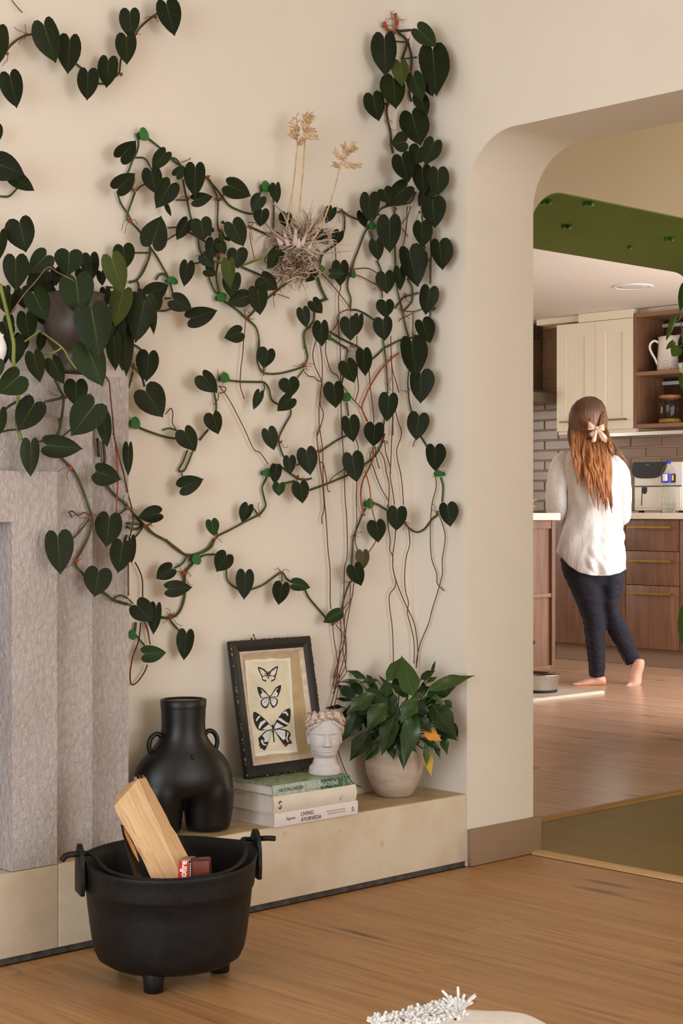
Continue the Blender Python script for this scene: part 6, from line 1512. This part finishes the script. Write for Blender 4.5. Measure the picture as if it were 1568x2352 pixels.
# jeans
J = MB()
J.loft([wring(x, y, r, d, 0, 28) for x, y, r, d in ((490,1180,215,.125),(490,1260,222,.13),(492,1330,215,.128),(500,1385,190,.12),(520,1430,120,.10))])
J.loft([wring(x, y, r, d, 0, 28) for x, y, r, d in ((425,1300,158,.125),(432,1380,136,.12),(462,1480,118,.108),(488,1590,95,.092),(506,1680,80,.08),(514,1780,74,.075),(520,1880,68,.07),(524,1980,60,.062),(526,2050,56,.058),(527,2088,57,.058))])
J.loft([wring(x, y, r, d, dd_, 28, (tl_, 0)) for x, y, r, d, dd_, tl_ in ((590,1300,132,.125,0,0),(618,1400,104,.115,0,0),(622,1480,82,.10,0,0),(618,1560,66,.088,0,0),(626,1620,58,.08,.01,.15),(660,1710,72,.078,.03,.35),(700,1800,66,.07,.05,.45),(742,1890,56,.06,.065,.55),(770,1950,50,.054,.075,.6),(784,1982,50,.054,.08,.6))])
jn = J.build('jeans', 'denim', wo); remesh(jn, .0085, 7)
# shirt
import mathutils
def drape(o, amp, ylo):
    NN = [Vector(v.normal) for v in o.data.vertices]
    for v in o.data.vertices:
        w = v.co+wl(wo); x, y, D = proj(w); ox, oy = (x-1200)/.32309, (y-880)/.32309
        nz = mathutils.noise.noise
        a = nz(Vector((ox/75., oy/260.+(ox-500)*.0022, w.y*2)))*.016 + nz(Vector((ox/110.+oy/150., oy/190., 4.)))*.006 + (abs(nz(Vector((ox/80.-oy/150., oy/130., 9.))))-.2)*.021*min(1, max(0, (ox-420)/150.)*max(0, (oy-900)/200.))
        v.co += NN[v.index]*a*amp*min(1, max(.1, (oy-ylo)/180))
S_ = MB()
S_.loft([wring(x, y, r, d, 0, 40, tl_) for x, y, r, d, tl_ in ((500,1400,214,.150,(0,0)),(500,1370,232,.156,(0,0)),(496,1280,238,.160,(0,0)),(490,1200,240,.160,(0,0)),(490,1110,234,.158,(0,.0)),(505,1000,212,.148,(0,0)),(520,880,196,.142,(0,0)),(508,760,202,.14,(0,0)),(492,650,216,.135,(-.06,0)),(486,580,216,.122,(-.14,0)),(480,520,172,.105,(-.16,0)),(476,478,104,.082,(-.1,0)),(474,452,78,.07,(-.05,0)))])
sh_ = S_.build('shirt', 'linen_white', wo); remesh(sh_, .011, 10); drape(sh_, 1.1, 470)
HEM = [(200,1190),(245,1205),(270,1232),(330,1300),(400,1345),(480,1366),(560,1371),(620,1367),(690,1350),(735,1322),(800,1290)]
for v in sh_.data.vertices:
    w = v.co+wl(wo); x, y, D = proj(w); ox, oy = (x-1200)/.32309, (y-880)/.32309
    hy_ = next((a[1]+(b[1]-a[1])*(ox-a[0])/(b[0]-a[0]) for a, b in zip(HEM, HEM[1:]) if a[0] <= ox <= b[0]), 1300)
    if oy > hy_: v.co.z += (oy-hy_)*WS
for pts in ([(330,520,60,.015),(292,560,74,.01),(262,630,74,.005),(248,710,74,.0),(243,790,80,.01),(243,860,86,.03),(258,915,90,.06),(285,955,80,.11),(325,975,62,.17),(355,978,52,.21)], [(610,555,60,.015),(652,590,74,.01),(684,650,72,.005),(700,730,70,.0),(708,810,66,.01),(710,880,64,.03),(704,935,62,.07),(680,965,60,.12),(648,975,54,.17),(622,976,48,.21)]):
    P_ = [wp(x, y, d) for x, y, r, d in pts]; Q = catmull(P_, 5); rd = []
    for i in range(len(Q)): t = i/5; k = min(int(t), len(pts)-2); f = t-k; rd.append((pts[k][2]*(1-f)+pts[k+1][2]*f)*WS)
    sv = MB().tube(Q, rd, 32).build('sleeve', 'linen_white', sh_); sv.data.update(); NN = [Vector(v.normal) for v in sv.data.vertices]
    for v in sv.data.vertices:
        w = v.co+wl(wo); x, y, D = proj(w); ox, oy = (x-1200)/.32309, (y-880)/.32309; nz = mathutils.noise.noise
        v.co += NN[v.index]*(nz(Vector((ox/60., oy/190., 2.)))*.010+nz(Vector((ox/90.+oy/90., oy/90., 7.)))*.005)
NN = [Vector(v.normal) for v in jn.data.vertices]
for v in jn.data.vertices:
    w = v.co+wl(wo); x, y, D = proj(w); oy = (y-880)/.32309; ox = (x-1200)/.32309
    v.co += NN[v.index]*(mathutils.noise.noise(Vector((ox/90., oy/22., w.y*5)))*.0045)
# collar line at the neck
cr = [p for p in wring(474, 462, 84, .072, 0, 24, (-.05, 0))]; MB().tube(cr+[cr[0]], .006, 6).build('collar', 'linen_white', wo)
# side seam stitching on the jeans
for pts in ([(400,1560),(440,1680),(462,1800),(478,1920),(486,2060)], [(598,1770),(640,1840),(700,1920),(735,1995)]):
    MB().tube(catmull([wp(x, y, -.052) for x, y in pts], 4), .0006, 4).build('seam', 'seam_thread', wo)
# hair
hr = random.Random(31)
m = MB()
cap = ((470,97,14,.02,.03),(472,104,50,.055,.028),(470,125,88,.085,.025),(466,165,118,.105,.022),(462,220,133,.115,.018),(460,285,137,.116,.014),(462,345,134,.108,.008),(468,400,128,.09,-.005),(480,450,118,.066,-.03),(500,500,110,.045,-.06))
R = [wring(x, y, r, rd, d, 40) for x, y, r, rd, d in cap]
m.loft(R); m.uv = [(j/40., min(1, max(0, i/11.))) for i in range(len(cap)) for j in range(40)]
hair = m.build('hair', 'hair_auburn', wo)
def strand(pts, w, th, parent=hair, seed=0):
    """flat tapering lock with a lengthwise ridge"""
    Q = catmull([wp(x, y, d) for x, y, d in pts], 5); k = len(Q); mm = MB(); uv = []
    R = []
    for i, p in enumerate(Q):
        t = i/(k-1); ww = w*WS*(math.sin(min(1, t*3.5+.35)*math.pi/2))*(1-max(0, t-.62)/.38*.86)/2
        tg = (Q[min(i+1, k-1)]-Q[max(i-1, 0)]).normalized(); s_ = tg.cross(FWD).normalized()
        ring = []
        for j in range(8):
            a = 2*math.pi*j/8; ring.append(p+s_*math.cos(a)*ww+FWD*math.sin(a)*th*(1-.5*t))
        R.append(ring)
        oy = (proj(p)[1]-880)/.32309
        for j in range(8): uv.append((seed*.37+j/16., min(1, max(0, (oy-180)/420.))))
    mm.loft(R); mm.uv = uv; return mm.build('hair_lock', 'hair_auburn', parent)
n = 0
def sweep(x0, y0, x1, y1, cnt, spread0, spread1, w, d0=-.10, d1=-.165, wave=10., ln=0.):
    global n
    for i in range(cnt):
        f = (i+.5)/cnt-.5; ph = hr.uniform(0, 6.28); pts = []; yy1 = y1+hr.uniform(-1, .4)*ln; xa = x0+f*spread0; xb = x1+f*spread1+hr.uniform(-6, 6)
        for k in range(9):
            t = k/8; y = y0+(yy1-y0)*t; x = xa+(xb-xa)*t+math.sin(t*7.5+ph)*wave*t
            dd_ = d0+(d1-d0)*min(1, t*1.8)+hr.uniform(-.004, .004)
            pts.append((x, y, dd_))
        strand(pts, w*hr.uniform(.75, 1.25), .008, seed=n); n += 1
# crown: from the parting down both sides to the clip
for i in range(26):
    f = i/25; side = -1 if i < 15 else 1
    x_edge = 338+(595-338)*f; pts = []
    for k in range(7):
        t = k/6; a = t*math.pi/2; x = 480+(x_edge-480)*math.sin(a)**.9; y = 100+ (300-100)*(1-math.cos(a))**.85
        rr_ = 1-((x-465)/140.)**2; dd_ = .02-.115*math.sqrt(max(.02, rr_))*math.sin(min(1, .25+t)*math.pi/2)
        if k > 4: pass
        pts.append((x, y, dd_))
    xl = x_edge+(525-x_edge)*(.35 if abs(x_edge-525) > 40 else .1)
    pts.append((x_edge+(520-x_edge)*.12, 360, pts[-1][2]-.01)); pts.append((x_edge+(520-x_edge)*.2, 420, -.085))
    strand(pts, 26, .007, seed=n); n += 1
for i in range(7): # side pieces pulled back to the bow
    y0 = 180+i*26; strand([(345+i*1.5, y0, -.01), (390, y0+28, -.075), (440, y0+(330-y0)*.55+10, -.108), (500, 322+i*3, -.118)], 24, .006, seed=n); n += 1
for i in range(5):
    y0 = 170+i*30; strand([(585-i, y0, -.01), (566, y0+40, -.07), (540, 322, -.114)], 22, .006, seed=n); n += 1
# lengths down the back
sweep(395, 330, 400, 700, 7, 120, 60, 26, -.085, -.150, 12, 120)
sweep(375, 400, 392, 720, 4, 60, 36, 24, -.09, -.155, 9, 40)
sweep(520, 400, 575, 880, 14, 190, 130, 30, -.11, -.175, 14, 130)
sweep(545, 420, 600, 890, 9, 110, 70, 26, -.12, -.182, 12, 40)
sweep(470, 440, 510, 760, 7, 120, 70, 26, -.11, -.178, 14, 120)
sweep(590, 330, 640, 560, 4, 24, 20, 20, -.06, -.14, 6, 60)
strand([(592,300,-.02),(600,390,-.05),(640,430,-.09),(690,490,-.11),(730,545,-.10),(744,570,-.09)], 16, .005, seed=n); n += 1
strand([(596,320,-.03),(612,400,-.06),(665,460,-.10),(712,530,-.11)], 14, .005, seed=n); n += 1
strand([(335,300,.0),(330,380,-.03),(345,450,-.08),(372,520,-.12),(390,600,-.14)], 26, .007, seed=n); n += 1
# satin bow
bw_ = MB().sphere(wp(527, 318, -.152), (.011, .010, .010)).build('hair_bow', 'satin_pink', wo)
def bowpatch(grid, d):
    rows = len(grid); cols = len(grid[0]); mm = MB()
    for r in range(rows):
        for c_ in range(cols):
            x, y = grid[r][c_]; mm.v.append(wp(x, y, d-.010*math.sin(math.pi*c_/(cols-1))-.006*math.cos(r*2.4+c_)))
    for r in range(rows-1):
        for c_ in range(cols-1): a = r*cols+c_; mm.f.append((a, a+1, a+cols+1, a+cols))
    o = mm.build('bow_fabric', 'satin_pink', bw_, fixn=False)
    sm = o.modifiers.new('t', 'SOLIDIFY'); sm.thickness = .004; s2 = o.modifiers.new('s', 'SUBSURF'); s2.levels = 2; s2.render_levels = 2
def quadgrid(a, b, c_, d, r=5, k=4):
    out = []
    for i in range(r):
        t = i/(r-1); row = []
        for j in range(k):
            s = j/(k-1); x = (a[0]*(1-s)+b[0]*s)*(1-t)+(d[0]*(1-s)+c_[0]*s)*t; y = (a[1]*(1-s)+b[1]*s)*(1-t)+(d[1]*(1-s)+c_[1]*s)*t; row.append((x, y))
        out.append(row)
    return out
bowpatch(quadgrid((522,310), (466,264), (460,335), (522,328)), -.150); bowpatch(quadgrid((532,310), (576,288), (580,345), (532,328)), -.150)
bowpatch(quadgrid((512,328), (528,330), (520,410), (468,362)), -.146); bowpatch(quadgrid((514,330), (530,334), (518,418), (486,425)), -.152)
bowpatch(quadgrid((526,330), (545,326), (603,385), (597,432)), -.150); bowpatch(quadgrid((524,332), (538,334), (590,425), (560,405)), -.146)
